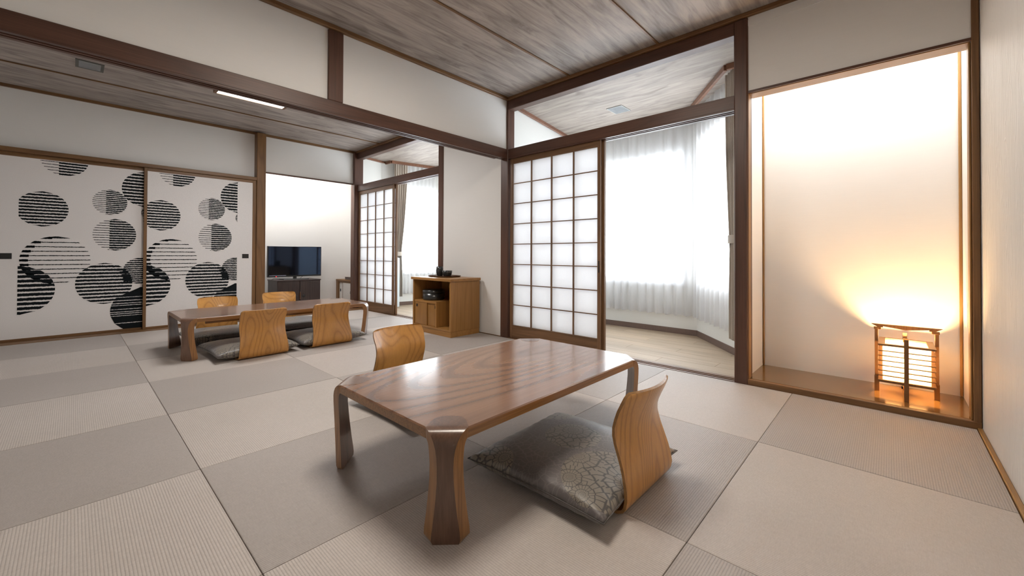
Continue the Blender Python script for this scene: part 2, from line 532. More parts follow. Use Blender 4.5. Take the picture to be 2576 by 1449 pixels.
# ------------------------------------------------------------------ floor: tatami
floor = struct(box('floor', XL - 0.06, XW + 0.13, YR - 0.06, YF + 0.04, -0.12, -0.056, MT['midX']), 'tatami floor laid in a chequer of square mats across both rooms', 'floor')
GX = [XL, -0.54, 0.353, 1.247, 2.141, 3.035]
GY = [-0.313, 0.445, 1.225, 2.0, 2.8, 3.595, 4.376, 5.157, 5.955]
for i in range(5):
    for j in range(8):
        x0, x1, y0, y1 = GX[i], GX[i + 1], GY[j], GY[j + 1]
        cx, cy = (x0 + x1) / 2, (y0 + y1) / 2
        g = 0.0009
        v, f = box_geo(x0 - cx + g, x1 - cx - g, y0 - cy + g, y1 - cy - g, -0.055, random.uniform(-0.0006, 0.0006))
        # ribs run along Y on every other mat, with the paler painted sheen
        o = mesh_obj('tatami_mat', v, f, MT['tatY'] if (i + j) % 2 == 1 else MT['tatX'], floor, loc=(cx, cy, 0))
        bevel_obj(o, 0.003, 2)

# window-side sill (grooved) in the two openings
def sill(y0, y1, label, n):
    o = empty('trim_%d' % n, (0, 0, 0))
    struct(o, label, 'sill')
    box('sill_board', 3.038, 3.165, y0, y1, -0.05, -0.006, MT['beamY'], o)
    for a, b in ((3.038, 3.068), (3.090, 3.102), (3.124, 3.165)):
        box('sill_rib', a, b, y0, y1, -0.006, 0.001, MT['shojiY'], o)
    return o
sill(0.772, 2.880, 'grooved wooden sill under the sliding paper screens of the front room', 1)
sill(4.058, 6.15, 'grooved wooden sill under the sliding paper screens of the back room', 2)

# ------------------------------------------------------------------ ceilings
ceil = struct(box('ceiling', XL - 0.06, XW + 0.12, YR - 0.06, YF + 0.7, ZC + 0.012, ZC + 0.06, MT['ceilX']), 'ceiling of driftwood-print boards with thin brown battens over both rooms', 'ceiling')
CY1 = [YR, 0.47, 1.288, 2.11, YB0 + 0.02]
CY2 = [YB1 - 0.02, 3.80, 4.63, 5.45, YF]
for ys in (CY1, CY2):
    for a, b in zip(ys[:-1], ys[1:]):
        cy = (a + b) / 2
        o = box('ceiling_panel', XL, XW + 0.02, a - cy + 0.001, b - cy - 0.001, 0, 0.012, MT['ceilX'], ceil)
        o.location = (0, cy, ZC)
    for b in ys[1:-1]:
        box('ceiling_batten', XL, XW, b - 0.008, b + 0.008, ZC - 0.010, ZC + 0.001, MT['midX'], ceil, 0.002)

def trim(n, b, m, label, cat='trim', bev=0.003):
    return struct(box('trim_%d' % n, *b, m, None, bev), label, cat)
trim(3, (XL, XW, YB0 - 0.022, YB0 + 0.01, ZT, ZC + 0.001), MT['midX'], 'brown ceiling moulding above the white wall over the long beam')
trim(4, (XW - 0.022, XW + 0.02, YR, YB0 - 0.02, ZT, ZC + 0.001), MT['midY'], 'brown ceiling moulding along the screen side of the front room')
trim(5, (XL, XW, YF - 0.024, YF + 0.02, ZT, ZC + 0.001), MT['midX'], 'brown ceiling moulding above the circle-patterned doors in the back room')
trim(6, (XW - 0.022, XW + 0.02, YB1, YF - 0.02, ZT, ZC + 0.001), MT['midY'], 'brown ceiling moulding along the screen side of the back room')
trim(7, (XL, XW, YB1 - 0.012, YB1 + 0.018, ZT, ZC + 0.001), MT['midX'], 'brown ceiling moulding on the far side of the long beam wall')
trim(8, (XL, XW, YR, YR + 0.022, ZT, ZC + 0.001), MT['midX'], 'brown ceiling moulding above the embossed white wall')

# ------------------------------------------------------------------ partition beam, wall above it, posts
bm_ = empty('trim_9')
struct(bm_, 'long dark brown lintel beam crossing between the two rooms', 'beam')
box('beam', XL, XW, YB0, YB1, ZK0 + 0.008, ZK1, MT['beamX'], bm_, 0.003)
for a, b in ((YB0, YB0 + 0.026), (YB0 + 0.044, YB0 + 0.056), (YB0 + 0.074, YB1)):
    box('track_rib', XL, XW - 0.1, a, b, ZK0, ZK0 + 0.009, MT['beamX'], bm_)
struct(box('wall_partition', XL, XW, YB0 + 0.016, YB1 - 0.016, ZK1, ZC, MT['wall']), 'white wall strip above the long dark beam', 'wall')
trim(10, (1.212, 1.318, YB0 - 0.002, YB1 + 0.002, ZK1 - 0.001, ZT), MT['beamZ'], 'short dark post standing on the long beam up to the ceiling', 'post', 0.004)
# posts on the screen side
trim(11, (XW - 0.012, XW + 0.105, 0.686, 0.770, -0.05, ZT), MT['beamZ'], 'thick dark pillar between the open screen and the lantern alcove', 'pillar', 0.008)
trim(12, (XW - 0.003, XW + 0.100, 2.882, 2.984, -0.05, ZT + 0.01), MT['beamZ'], 'dark corner post where the long beam meets the front screens', 'post', 0.005)
trim(13, (XW - 0.003, XW + 0.100, 3.962, 4.056, -0.05, ZT + 0.01), MT['beamZ'], 'dark post between the white wall panel and the back-room screens', 'post', 0.005)
trim(14, (XW - 0.045, XW + 0.100, 6.152, 6.27, -0.05, ZT + 0.01), MT['beamZ'], 'dark post in the far corner between TV alcove and screens', 'post', 0.005)
struct(box('wall_right_panel', XW + 0.008, XW + 0.09, 2.984, 3.962, 0.0, ZT + 0.01, MT['wall']), 'white wall panel behind the oak tea cabinet', 'wall')
trim(15, (XW - 0.004, XW + 0.01, 2.984, 3.962, -0.004, 0.004), MT['midY'], 'thin wooden edge at the foot of the white wall panel', 'trim', 0.001)

def lintels(y0, y1, n, where):
    trim(n, (XW, XW + 0.090, y0, y1, 2.348, ZT), MT['beamY'], 'dark upper beam under the ceiling above the open transom, %s' % where, 'beam', 0.004)
    o = empty('trim_%d' % (n + 1))
    struct(o, 'dark grooved lintel holding the sliding screens, %s' % where, 'lintel')
    box('lintel', XW, XW + 0.112, y0, y1, ZK0 + 0.010, ZK1, MT['beamY'], o, 0.003)
    for a, b in ((XW, XW + 0.024), (XW + 0.045, XW + 0.057), (XW + 0.079, XW + 0.112)):
        box('lintel_rib', a, b, y0, y1, ZK0, ZK0 + 0.011, MT['beamY'], o)
lintels(0.768, 2.884, 16, 'front room')
lintels(4.054, 6.155, 18, 'back room')

# ------------------------------------------------------------------ shoji screens
def shoji(name, x, y0, y1, label, pull=True):
    """paper screen in the plane X = x (face towards the rooms), from y0 to y1"""
    d = empty(name, (0, 0, 0))
    struct(d, label, 'sliding screen')
    z0, z1 = 0.003, ZK0 + 0.006
    th = 0.028
    st = 0.030
    box('stile', x, x + th, y0, y0 + st, z0, z1, MT['shojiZ'], d, 0.002)
    box('stile', x, x + th, y1 - st, y1, z0, z1, MT['shojiZ'], d, 0.002)
    pz0, pz1 = 0.132, 1.785
    box('top_rail', x + 0.001, x + th - 0.001, y0 + st, y1 - st, pz1, z1, MT['shojiY'], d, 0.001)
    box('bottom_rail', x + 0.001, x + th - 0.001, y0 + st, y1 - st, z0, pz0 - 0.012, MT['shojiY'], d, 0.001)
    box('bottom_bead', x - 0.0005, x + th - 0.004, y0 + st, y1 - st, pz0 - 0.012, pz0, MT['shojiY'], d, 0.001)
    a, b = y0 + st + 0.001, y1 - st - 0.001
    ny, nz = 4, 8
    wb = 0.011
    for i in range(1, ny):
        yc = a + (b - a) * i / ny
        box('lattice_bar', x + 0.003, x + 0.017, yc - wb / 2, yc + wb / 2, pz0, pz1, MT['shojiZ'], d)
    for j in range(1, nz):
        zc = pz0 + (pz1 - pz0) * j / nz
        box('lattice_bar', x + 0.005, x + 0.016, a, b, zc - 0.004, zc + 0.004, MT['shojiY'], d)
    for i in range(ny):
        for j in range(nz):
            ya, yb = a + (b - a) * i / ny, a + (b - a) * (i + 1) / ny
            za, zb = pz0 + (pz1 - pz0) * j / nz, pz0 + (pz1 - pz0) * (j + 1) / nz
            mesh_obj('paper_pane', [(x + 0.018, ya, za), (x + 0.018, ya, zb), (x + 0.018, yb, zb), (x + 0.018, yb, za)], [(0, 1, 2, 3)], MT['shojipaper'], d)
    if pull:
        box('finger_pull', x - 0.001, x + 0.006, y0 + 0.009, y0 + 0.019, 0.70, 0.80, MT['black'], d)
    return d
shoji('door_1', 3.069, 1.815, 2.872, 'front latticed paper screen slid shut beside the corner post')
shoji('door_2', 3.103, 1.795, 2.858, 'second latticed paper screen stacked behind the front-room screen', False)
shoji('door_3', 3.069, 5.125, 6.148, 'latticed paper screen beside the TV alcove in the back room')
shoji('door_4', 3.103, 5.105, 6.140, 'second latticed paper screen stacked behind the back-room screen', False)

# ------------------------------------------------------------------ lantern alcove (tokonoma)
TB = 3.53
TL, TR = 0.700, -0.312
toko = struct(mesh_obj('wall_alcove', *(lambda v, f: (v, f))(*box_geo(TB, TB + 0.05, TR - 0.05, TL + 0.05, 0.0, 2.40)), MT['wall_toko']), 'white back wall of the lantern alcove lit from above', 'wall')
struct(box('wall_alcove_left', XW + 0.03, TB, TL, TL + 0.04, 0.0, 2.40, MT['wall_toko']), 'narrow left cheek wall of the lantern alcove', 'wall')
struct(box('wall_alcove_right', XW + 0.03, TB, TR - 0.04, TR, 0.0, 2.40, MT['wall_toko']), 'narrow right cheek wall of the lantern alcove', 'wall')
struct(box('ceiling_alcove', XW, TB + 0.05, TR - 0.04, TL + 0.04, 2.38, 2.42, MT['wall_toko']), 'hidden white top of the lantern alcove', 'ceiling')
struct(box('wall_header', XW + 0.004, XW + 0.055, -0.325, 0.688, 1.945, ZT + 0.01, MT['wall']), 'grey-white wall above the lantern alcove opening', 'wall')
trim(20, (XW - 0.004, XW + 0.012, -0.322, 0.688, 1.930, 1.946), MT['beamY'], 'thin dark strip along the bottom of the wall above the lantern', 'trim', 0.002)
trim(21, (XW + 0.012, XW + 0.120, -0.300, 0.688, 1.927, 1.945), MT['honeyY'], 'honey-coloured soffit board on top of the lantern alcove opening', 'trim', 0.002)
trim(22, (XW + 0.004, XW + 0.060, TL - 0.016, TL - 0.001, 0.032, 1.928), MT['honeyZ'], 'honey-coloured left jamb of the lantern alcove', 'trim', 0.002)
trim(23, (XW - 0.006, XW + 0.060, -0.330, -0.303, 0.032, ZT), MT['midZ'], 'brown right jamb post of the lantern alcove', 'post', 0.003)
trim(33, (XW + 0.012, XW + 0.080, -0.3025, -0.2945, 0.036, 1.928), MT['honeyZ'], 'honey-coloured lining strip on the right side of the lantern alcove', 'trim', 0.002)
trim(24, (TB - 0.014, TB - 0.001, TL - 0.013, TL - 0.001, 0.036, 2.36), MT['honeyZ'], 'thin wooden strip in the left back corner of the lantern alcove', 'trim', 0.003)
trim(25, (TB - 0.014, TB - 0.001, TR + 0.001, TR + 0.014, 0.036, 2.36), MT['honeyZ'], 'thin wooden strip in the right back corner of the lantern alcove', 'trim', 0.003)
struct(box('floor_alcove', XW + 0.03, TB + 0.01, TR - 0.01, TL, -0.03, 0.035, MT['tokofloor']), 'polished brown floor board under the lantern', 'floor')
trim(26, (XW - 0.008, XW + 0.031, -0.330, 0.690, -0.05, 0.034), MT['midY'], 'brown front edge board of the lantern alcove floor', 'trim', 0.002)

# right wall
struct(box('wall_right', XL - 0.06, XW + 0.05, YR - 0.06, YR, -0.05, ZC + 0.01, MT['emboss']), 'white wall with embossed wood-grain wallpaper', 'wall')
struct(box('baseboard_right', XL, XW - 0.006, YR, -0.314, -0.05, 0.008, MT['honeyX'], None, 0.003), 'thin honey-coloured strip at the foot of the embossed wall', 'baseboard')
# left end wall behind the camera
struct(box('wall_left', XL - 0.06, XL, YR, YF + 0.05, -0.05, ZC + 0.01, MT['wall']), 'plain white end wall outside the picture on the left', 'wall')

# ------------------------------------------------------------------ end wall: fusuma and TV alcove
struct(box('wall_back', XL, 1.64, YF, YF + 0.05, -0.05, ZC + 0.01, MT['wall']), 'white wall above the circle-patterned sliding doors', 'wall')
struct(box('wall_back_header', 1.71, XW + 0.02, YF + 0.004, YF + 0.045, 1.962, ZC + 0.01, MT['wall']), 'white wall above the television alcove', 'wall')
trim(27, (1.71, XW - 0.04, YF - 0.004, YF + 0.03, 1.944, 1.962), MT['beamX'], 'thin dark strip along the top of the television alcove', 'trim', 0.002)
trim(28, (1.640, 1.746, 6.085, YF + 0.045, -0.05, ZT + 0.01), MT['midZ'], 'brown post between the circle-patterned doors and the TV alcove', 'post', 0.006)
trim(29, (XL, 1.640, 6.075, YF + 0.002, 1.812, 1.853), MT['midX'], 'brown head rail above the circle-patterned doors', 'lintel', 0.003)
trim(30, (XL, 1.640, 5.957, YF + 0.002, -0.05, 0.004), MT['midX'], 'brown sill under the circle-patterned doors', 'sill', 0.002)
AB = 6.88
struct(box('wall_tv_back', 1.60, 3.40, AB, AB + 0.05, -0.05, 2.40, MT['wall_toko']), 'white back wall of the television alcove glowing at the top', 'wall')
struct(box('wall_tv_left', 1.66, 1.70, YF + 0.045, AB, -0.05, 2.40, MT['wall_toko']), 'left cheek wall of the television alcove', 'wall')
struct(box('wall_tv_right', 3.30, 3.36, 6.28, AB, -0.05, 2.40, MT['wall_toko']), 'right cheek wall of the television alcove', 'wall')
struct(box('ceiling_tv', 1.66, 3.36, YF + 0.045, AB + 0.05, 2.36, 2.40, MT['wall_toko']), 'hidden top of the television alcove', 'ceiling')
struct(box('floor_tv', 1.64, 3.36, YF - 0.245, AB, -0.05, 0.004, MT['midX']), 'brown board floor of the television alcove', 'floor')
struct(box('wall_tv_front', XW + 0.02, 3.36, 6.27, 6.31, -0.05, 2.40, MT['wall']), 'short wall closing the television alcove towards the bay', 'wall')

# fusuma with printed circles
def stripes(name, parent, cu, cz, r, y, x0, xa, xb, ztop, spec):
    """one printed circle made of ragged ink stripes; x0 = panel origin"""
    rnd = random.Random(hash((round(cu, 3), round(cz, 3))) & 0xffff)
    V, F = [], []
    def band(ua, ub, za, zb, rag):
        # ragged horizontal strip clipped to the circle and to the printed field
        za, zb = max(za, cz - r * 0.999), min(zb, cz + r * 0.999, ztop)
        if zb - za < 0.001:
            return
        zm = (za + zb) / 2
        def lim(z):
            h = math.sqrt(max(r * r - (z - cz) ** 2, 0))
            return max(cu - h, ua, xa), min(cu + h, ub, xb)
        la, ra = lim(za)
        lb, rb = lim(zb)
        if ra - la < 0.003 and rb - lb < 0.003:
            return
        n = max(3, int(max(ra - la, rb - lb) / 0.007))
        k = len(V)
        for i in range(n + 1):
            t = i / n
            e = 0 if i in (0, n) else 1
            V.append((x0 + la + (ra - la) * t, y, za + e * rnd.uniform(-rag, rag)))
            V.append((x0 + lb + (rb - lb) * t, y, zb + e * rnd.uniform(-rag, rag)))
        for i in range(n):
            F.append((k + 2 * i, k + 2 * i + 2, k + 2 * i + 3, k + 2 * i + 1))
    kind = spec[0]
    if kind == 'even':
        _, pitch, th = spec
        n = int(2 * r / pitch)
        for i in range(n + 1):
            z = cz - r + (2 * r - n * pitch) / 2 + i * pitch
            band(-9, 9, z - th / 2, z + th / 2, 0.0022)
    elif kind == 'split':
        _, pitch, th, ub, thin = spec
        n = int(2 * r / pitch)
        for i in range(n + 1):
            z = cz - r + (2 * r - n * pitch) / 2 + i * pitch
            band(ub, 9, z - th / 2, z + th / 2, 0.0018)
            band(-9, ub, z + th / 2 - thin, z + th / 2, 0.0010)
    elif kind == 'moon':
        _, pitch, th = spec
        n = int(2 * r / pitch)
        for i in range(n + 1):
            z = cz - r + (2 * r - n * pitch) / 2 + i * pitch
            band(-9, 9, z - th / 2, z + th / 2, 0.0016)
            h = math.sqrt(max(r * r - (z - cz) ** 2, 0))
            band(-9, cu - h + 0.055, z - 0.012, z + 0.010, 0.0018)
        band(-9, 9, cz + r - 0.012, cz + r, 0.001)
    elif kind == 'dark':
        edges = spec[1]
        z = cz + r
        for (ga, gb) in edges:                 # white gaps measured from the top, as fractions of the height
            za = cz + r - ga * 2 * r
            band(-9, 9, za, z, 0.0016)
            z = cz + r - gb * 2 * r
        band(-9, 9, cz - r, z, 0.0016)
    elif kind == 'blocks':
        _, pitch, other = spec                 # dark blocks along this circle's rim inside another circle
        ou, oz, orr = other
        n = int(2 * r / pitch)
        for i in range(n + 1):
            z = cz - r + i * pitch
            h = math.sqrt(max(r * r - (z - cz) ** 2, 0))
            for u in (cu + h,):
                if (u - ou) ** 2 + (z - oz) ** 2 < orr * orr and z > cz:
                    band(u - 0.07, u, z - 0.012, z + 0.011, 0.0016)
    if V:
        return mesh_obj(name, V, F, MT['ink'], parent)

CIRC = [(0.152, 1.285, 0.173, ('even', 0.0305, 0.018)), (0.295, 1.80, 0.167, ('split', 0.0280, 0.017, 0.254, 0.0055)),
        (0.910, 1.565, 0.197, ('even', 0.0345, 0.022)), (0.625, 1.397, 0.134, ('split', 0.0205, 0.0125, 0.594, 0.0055)),
        (0.665, 1.050, 0.169, ('split', 0.0255, 0.0165, 0.623, 0.0058)), (0.246, 0.779, 0.238, ('moon', 0.0445, 0.0075)),
        (0.008, 0.490, 0.233, ('even', 0.0440, 0.027)), (0.592, 0.530, 0.216, ('even', 0.0360, 0.0205)),
        (0.875, 0.657, 0.145, ('even', 0.0225, 0.0135)), (0.885, 0.225, 0.250, ('dark', [(0.20, 0.212), (0.27, 0.285), (0.33, 0.345), (0.375, 0.388), (0.46, 0.472), (0.515, 0.53), (0.555, 0.57), (0.60, 0.612), (0.76, 0.775), (0.93, 0.945)])),
        (0.946, 1.304, 0.074, ('even', 0.0085, 0.0055)),
        (0.008, 0.490, 0.233, ('blocks', 0.0445, (0.246, 0.779, 0.238))), (0.592, 0.530, 0.216, ('blocks', 0.030, (0.875, 0.657, 0.145)))]
def fusuma(name, xa, xb, yf, x0, label, stile_l, stile_r, pull_x):
    d = empty(name, (0, 0, 0))
    struct(d, label, 'sliding door')
    z0, z1 = 0.004, 1.812
    core = box('paper_face', xa + 0.006, xb - 0.006, yf, yf + 0.018, z0 + 0.02, z1 - 0.03, MT['fusuma'], d)
    box('top_rail', xa + stile_l, xb - stile_r, yf - 0.0028, yf + 0.020, z1 - 0.037, z1, MT['midX'], d, 0.002)
    box('bottom_rail', xa + stile_l, xb - stile_r, yf - 0.0028, yf + 0.020, z0, z0 + 0.024, MT['midX'], d, 0.002)
    box('stile', xa, xa + stile_l, yf - 0.003, yf + 0.020, z0, z1, MT['midZ'], d, 0.002)
    box('stile', xb - stile_r, xb, yf - 0.003, yf + 0.020, z0, z1, MT['midZ'], d, 0.002)
    h = empty('door_pull')
    h.parent = d
    box('pull_frame', pull_x - 0.036, pull_x + 0.036, yf - 0.002, yf + 0.001, 0.792, 0.848, MT['black'], h, 0.0008)
    box('pull_dish', pull_x - 0.028, pull_x + 0.028, yf - 0.0026, yf - 0.0018, 0.799, 0.841, MT['tvcase'], h)
    for k, (cu, cz, r, spec) in enumerate(CIRC):
        stripes('printed_circle', d, cu, cz, r, yf - 0.0006 - 0.0002 * k, x0, 0.0, 0.892, z1 - 0.036, spec)
    return d
fusuma('door_5', -0.62, 0.570, 6.128, -0.352, 'left sliding door printed with striped black circles', 0.03, 0.03, -0.425)
fusuma('door_6', 0.540, 1.636, 6.098, 0.536, 'right sliding door printed with striped black circles beside the brown post', 0.028, 0.040, 1.521)
box('door_7', XL, -0.60, 6.10, 6.118, 0.004, 1.812, MT['fusuma'])
struct(bpy.data.objects['door_7'], 'plain end of the sliding door run left of the picture', 'sliding door')

# ------------------------------------------------------------------ bay (engawa)
fe = struct(box('floor_bay', 3.165, 4.80, 0.55, 6.45, ZE - 0.09, ZE - 0.013, MT['plank']), 'pale wooden floor of the window bay', 'floor')
PW = 0.150
k = 0
x = 3.166
while x < 4.66:
    y = 0.60 - (k % 3) * 0.42
    while y < 6.4:
        a, b = max(y, 0.58), min(y + 1.26, 6.40)
        if b - a > 0.1:
            cx, cy = x + PW / 2, (a + b) / 2
            v, f = box_geo(-PW / 2 + 0.0006, PW / 2 - 0.0006, a - cy + 0.0006, b - cy - 0.0006, -0.012, 0.0)
            o = mesh_obj('floor_plank', v, f, MT['plank'], fe, loc=(cx, cy, ZE))
            bevel_obj(o, 0.0012)
        y += 1.26
    x += PW
    k += 1
struct(box('ceiling_bay', 3.12, 4.85, 0.60, 6.5, ZEC, ZEC + 0.10, MT['ceilY']), 'pale driftwood-print ceiling of the window bay', 'ceiling')

def bay_wall(name, A, B, holes, label, base=True):
    """wall with its room face on A->B, body on the left"""
    V, F, A, d, nrm, L = wall_seg(A, B, 0.10, ZE - 0.05, ZEC + 0.05, holes)
    o = mesh_obj(name, V, F, MT['wall_eng'])
    fix_normals(o)
    struct(o, label, 'wall')
    return o, A, d, nrm, L
WN = [0]
def window(A, d, nrm, s0, s1, z0, z1, mull, label):
    WN[0] += 1
    w = empty('window_%d' % WN[0], (0, 0, 0))
    struct(w, label, 'window')
    u = nrm.normalized()
    def bar(name, a, b, za, zb, t0, t1, m):
        V = []
        for z in (za, zb):
            for s, t in ((a, t0), (b, t0), (b, t1), (a, t1)):
                p = A + d * s + u * t
                V.append((p.x, p.y, z))
        return fix_normals(mesh_obj(name, V, list(BOXF), m, w))
    f = 0.045
    bar('window_frame', s0, s1, z0, z0 + f, 0.02, 0.08, MT['alu'])
    bar('window_frame', s0, s1, z1 - f, z1, 0.02, 0.08, MT['alu'])
    bar('window_frame', s0, s0 + f, z0 + f, z1 - f, 0.02, 0.08, MT['alu'])
    bar('window_frame', s1 - f, s1, z0 + f, z1 - f, 0.02, 0.08, MT['alu'])
    n = mull + 1
    for i in range(1, n):
        c = s0 + (s1 - s0) * i / n
        bar('mullion', c - 0.022, c + 0.022, z0 + f, z1 - f, 0.03, 0.07, MT['alu'])
    for i in range(n):
        a, b = s0 + (s1 - s0) * i / n, s0 + (s1 - s0) * (i + 1) / n
        V = []
        for s, z in ((a + 0.02, z0 + 0.02), (b - 0.02, z0 + 0.02), (b - 0.02, z1 - 0.02), (a + 0.02, z1 - 0.02)):
            p = A + d * s + u * 0.05
            V.append((p.x, p.y, z))
        mesh_obj('pane', V, [(0, 1, 2, 3)], MT['glass'], w)
    bar('window_sill', s0 - 0.02, s1 + 0.02, z0 - 0.022, z0, -0.018, 0.02, MT['alu'])
    # daylight portal so that the sky is sampled through the opening
    li = bpy.data.lights.new('sky_portal', 'AREA')
    li.shape = 'RECTANGLE'
    li.size, li.size_y = (s1 - s0), (z1 - z0)
    li.cycles.is_portal = True
    lo = bpy.data.objects.new('sky_portal', li)
    COL.objects.link(lo)
    c = A + d * ((s0 + s1) / 2) + u * 0.095
    lo.location = (c.x, c.y, (z0 + z1) / 2)
    lo.rotation_euler = Vector((-u.x, -u.y, 0)).to_track_quat('-Z', 'Z').to_euler()
    lo.parent = w
    return w

P1, P2, P3 = (3.62, 0.702), (4.645, 1.545), (4.645, 3.19)
P4 = (4.645, 6.02)
P5, P6 = (3.53, 6.285), (3.14, 6.20)
def run(A, B, holes, name, label, wl):
    # interior lies to the left of travel when walking P1 -> P6, so the body goes to the right: swap ends
    o, a, d, nrm, L = bay_wall(name, B, A, [(0, 0, 0, 0)] and [((Vector(B) - Vector(A)).length - h[1], (Vector(B) - Vector(A)).length - h[0], h[2], h[3]) for h in holes], label)
    for h in holes:
        window(a, d, nrm, L - h[1], L - h[0], h[2], h[3], h[4], wl)
    return o
run(P1, P2, [(0.22, 1.24, 0.53, 2.10, 0)], 'wall_bay_diagonal', 'slanting white wall of the front bay below and above its window', 'slanting bay window behind the sheer curtain beside the pillar')
run(P2, P3, [(0.10, 1.50, 0.53, 2.03, 1)], 'wall_bay_front', 'white wall of the front bay below and above its window', 'wide bay window behind the sheer curtain of the front room')
run(P3, P4, [(0.30, 2.60, 0.53, 2.03, 2)], 'wall_bay_long', 'white wall of the back bay beyond the oak tea cabinet', 'wide bay window of the back room hidden by the wall panel')
run(P4, P5, [(0.06, 0.90, 0.53, 2.03, 1)], 'wall_bay_end', 'white end wall of the back bay below and above its window', 'end window of the back bay behind the sheer curtain')
run(P5, P6, [], 'wall_bay_left', 'white wall beside the grey drape in the back bay', '')
# wall between the two bays
V, F, *_ = wall_seg((3.13, 2.90), (4.645, 3.185), 0.06, ZE - 0.05, ZEC + 0.05, [])
struct(fix_normals(mesh_obj('wall_bay_divider', V, F, MT['wall_eng'])), 'white wall dividing the two window bays', 'wall')

def strip(name, A, B, off, th, z0, z1, m, parent=None):
    """a bar along A->B, off metres to the room side, th thick"""
    A, B = Vector(A), Vector(B)
    d = (B - A).normalized()
    n = Vector((-d.y, d.x))
    pts = [A + n * off, B + n * off, B + n * (off + th), A + n * (off + th)]
    return prism(name, [(p.x, p.y) for p in pts], z0, z1, m, parent)
def bay_base(name, segs, label):
    o = empty(name)
    struct(o, label, 'baseboard')
    for A, B in segs:
        strip('baseboard_length', A, B, 0.0, 0.008, ZE, ZE + 0.062, MT['baseboard'], o)
bay_base('baseboard_front_bay', [(P1, P2), (P2, P3), ], 'brown vinyl baseboard around the front bay')
bay_base('baseboard_back_bay', [(P3, P4), (P4, P5), (P5, P6)], 'brown vinyl baseboard around the back bay')

# pelmet trims at the bay ceiling
pm = empty('trim_31')
struct(pm, 'reddish pelmet strip above the front bay curtains', 'trim')
Q = [(3.655, 0.70), (3.655, 0.975), (4.555, 1.609), (4.555, 3.16)]
for a, b in zip(Q[:-1], Q[1:]):
    strip('pelmet', a, b, 0.0, 0.028, ZEC - 0.045, ZEC + 0.001, MT['pelmet'], pm)
strip('cornice', (3.14, 2.888), (4.60, 3.151), -0.028, 0.028, ZEC - 0.032, ZEC + 0.001, MT['pelmet'], pm)
pm2 = empty('trim_32')
struct(pm2, 'reddish pelmet strip above the back bay curtains', 'trim')
Q2 = [(4.50, 5.945), (3.625, 6.118), (3.625, 6.295)]
for a, b in zip(Q2[:-1], Q2[1:]):
    strip('pelmet', a, b, 0.0, 0.028, ZEC - 0.045, ZEC + 0.001, MT['pelmet'], pm2)
strip('cornice', (3.63, 6.303), (3.14, 6.195), 0.002, 0.026, ZEC - 0.032, ZEC + 0.001, MT['pelmet'], pm2)

# ------------------------------------------------------------------ curtains
def path_point(pts, s):
    P = [Vector(p) for p in pts]
    Ls = [(b - a).length for a, b in zip(P[:-1], P[1:])]
    T = sum(Ls) * s
    for (a, b), l in zip(zip(P[:-1], P[1:]), Ls):
        if T <= l + 1e-9:
            d = (b - a) / l
            return a + d * T, Vector((-d.y, d.x))
        T -= l
    d = (P[-1] - P[-2]).normalized()
    return P[-1], Vector((-d.y, d.x))
def curtain(name, pts, z0, z1, waves, amp, m, label, width=None, anchor=0.0, seed=1, hem=True, rows=14, top_amp=0.35):
    rnd = random.Random(seed)
    ph = [rnd.uniform(-0.9, 0.9) for _ in range(int(waves) + 2)]
    am = [rnd.uniform(0.6, 1.25) for _ in range(int(waves) + 2)]
    nc = int(waves * 10)
    V, F = [], []
    for r in range(rows + 1):
        t = r / rows
        z = z1 + (z0 - z1) * t
        wf = width(t) if width else 1.0
        af = top_amp + (1 - top_amp) * min(1, t * 3.0)
        for c in range(nc + 1):
            s = c / nc
            ss = anchor + (s - anchor) * wf
            p, n = path_point(pts, min(max(ss, 0), 1))
            w = s * waves
            i = int(w)
            f = w - i
            pp = ph[i] * (1 - f) + ph[i + 1] * f
            aa = am[i] * (1 - f) + am[i + 1] * f
            off = amp * af * aa * math.sin(2 * math.pi * w + pp * (0.5 + t * 0.8)) + amp * 0.18 * math.sin(4.7 * w + 2 * t)
            q = p + n * off
            V.append((q.x, q.y, z + (0.004 * math.sin(2 * math.pi * w + 1) if r == rows else 0)))
    for r in range(rows):
        for c in range(nc):
            a = r * (nc + 1) + c
            F.append((a, a + 1, a + nc + 2, a + nc + 1))
    root = empty(name, (0, 0, 0))
    mesh_obj('curtain_cloth', V, F, m, root, smooth=True)
    if hem:
        # the doubled hem at the bottom, a second layer of cloth
        k = rows - 1
        H = [Vector(v) for v in V[k * (nc + 1):]]
        zr = z0 + 0.085
        top = [Vector((a.x, a.y, zr)) + Vector((-0.0015, -0.0015, 0)) for a in H[nc + 1:]]
        bot = [a + Vector((-0.0015, -0.0015, 0)) for a in H[nc + 1:]]
        hv = top + bot
        hf = [(i, i + 1, nc + 2 + i, nc + 1 + i) for i in range(nc)]
        mesh_obj('hem', hv, hf, m, root, smooth=True)
    tag(root, label, 'curtain')
    return root
curtain('sheer_curtain', [(4.592, 3.12), (4.592, 1.570), (3.94, 1.045)], 0.185, ZEC - 0.01, 22, 0.024, MT['sheer'], 'white sheer curtain following the corner of the front bay window', seed=3)
curtain('sheer_curtain', [(4.46, 6.028), (3.80, 6.178)], 0.175, ZEC - 0.01, 9, 0.022, MT['sheer'], 'white sheer curtain in the back bay, seen behind the oak tea cabinet', seed=5)
def tie(t):           # drape gathered at the tieback
    if t < 0.66:
        return 1.0 - 0.52 * (t / 0.66) ** 1.6
    return 0.48 + 0.10 * min(1, (t - 0.66) / 0.2)
d1 = curtain('drape_curtain', [(3.665, 0.915), (3.835, 1.045)], 0.155, ZEC - 0.02, 5, 0.017, MT['drape'], 'grey drape tied back beside the dark pillar in the front bay', width=tie, anchor=0.0, seed=11, hem=False, rows=24)
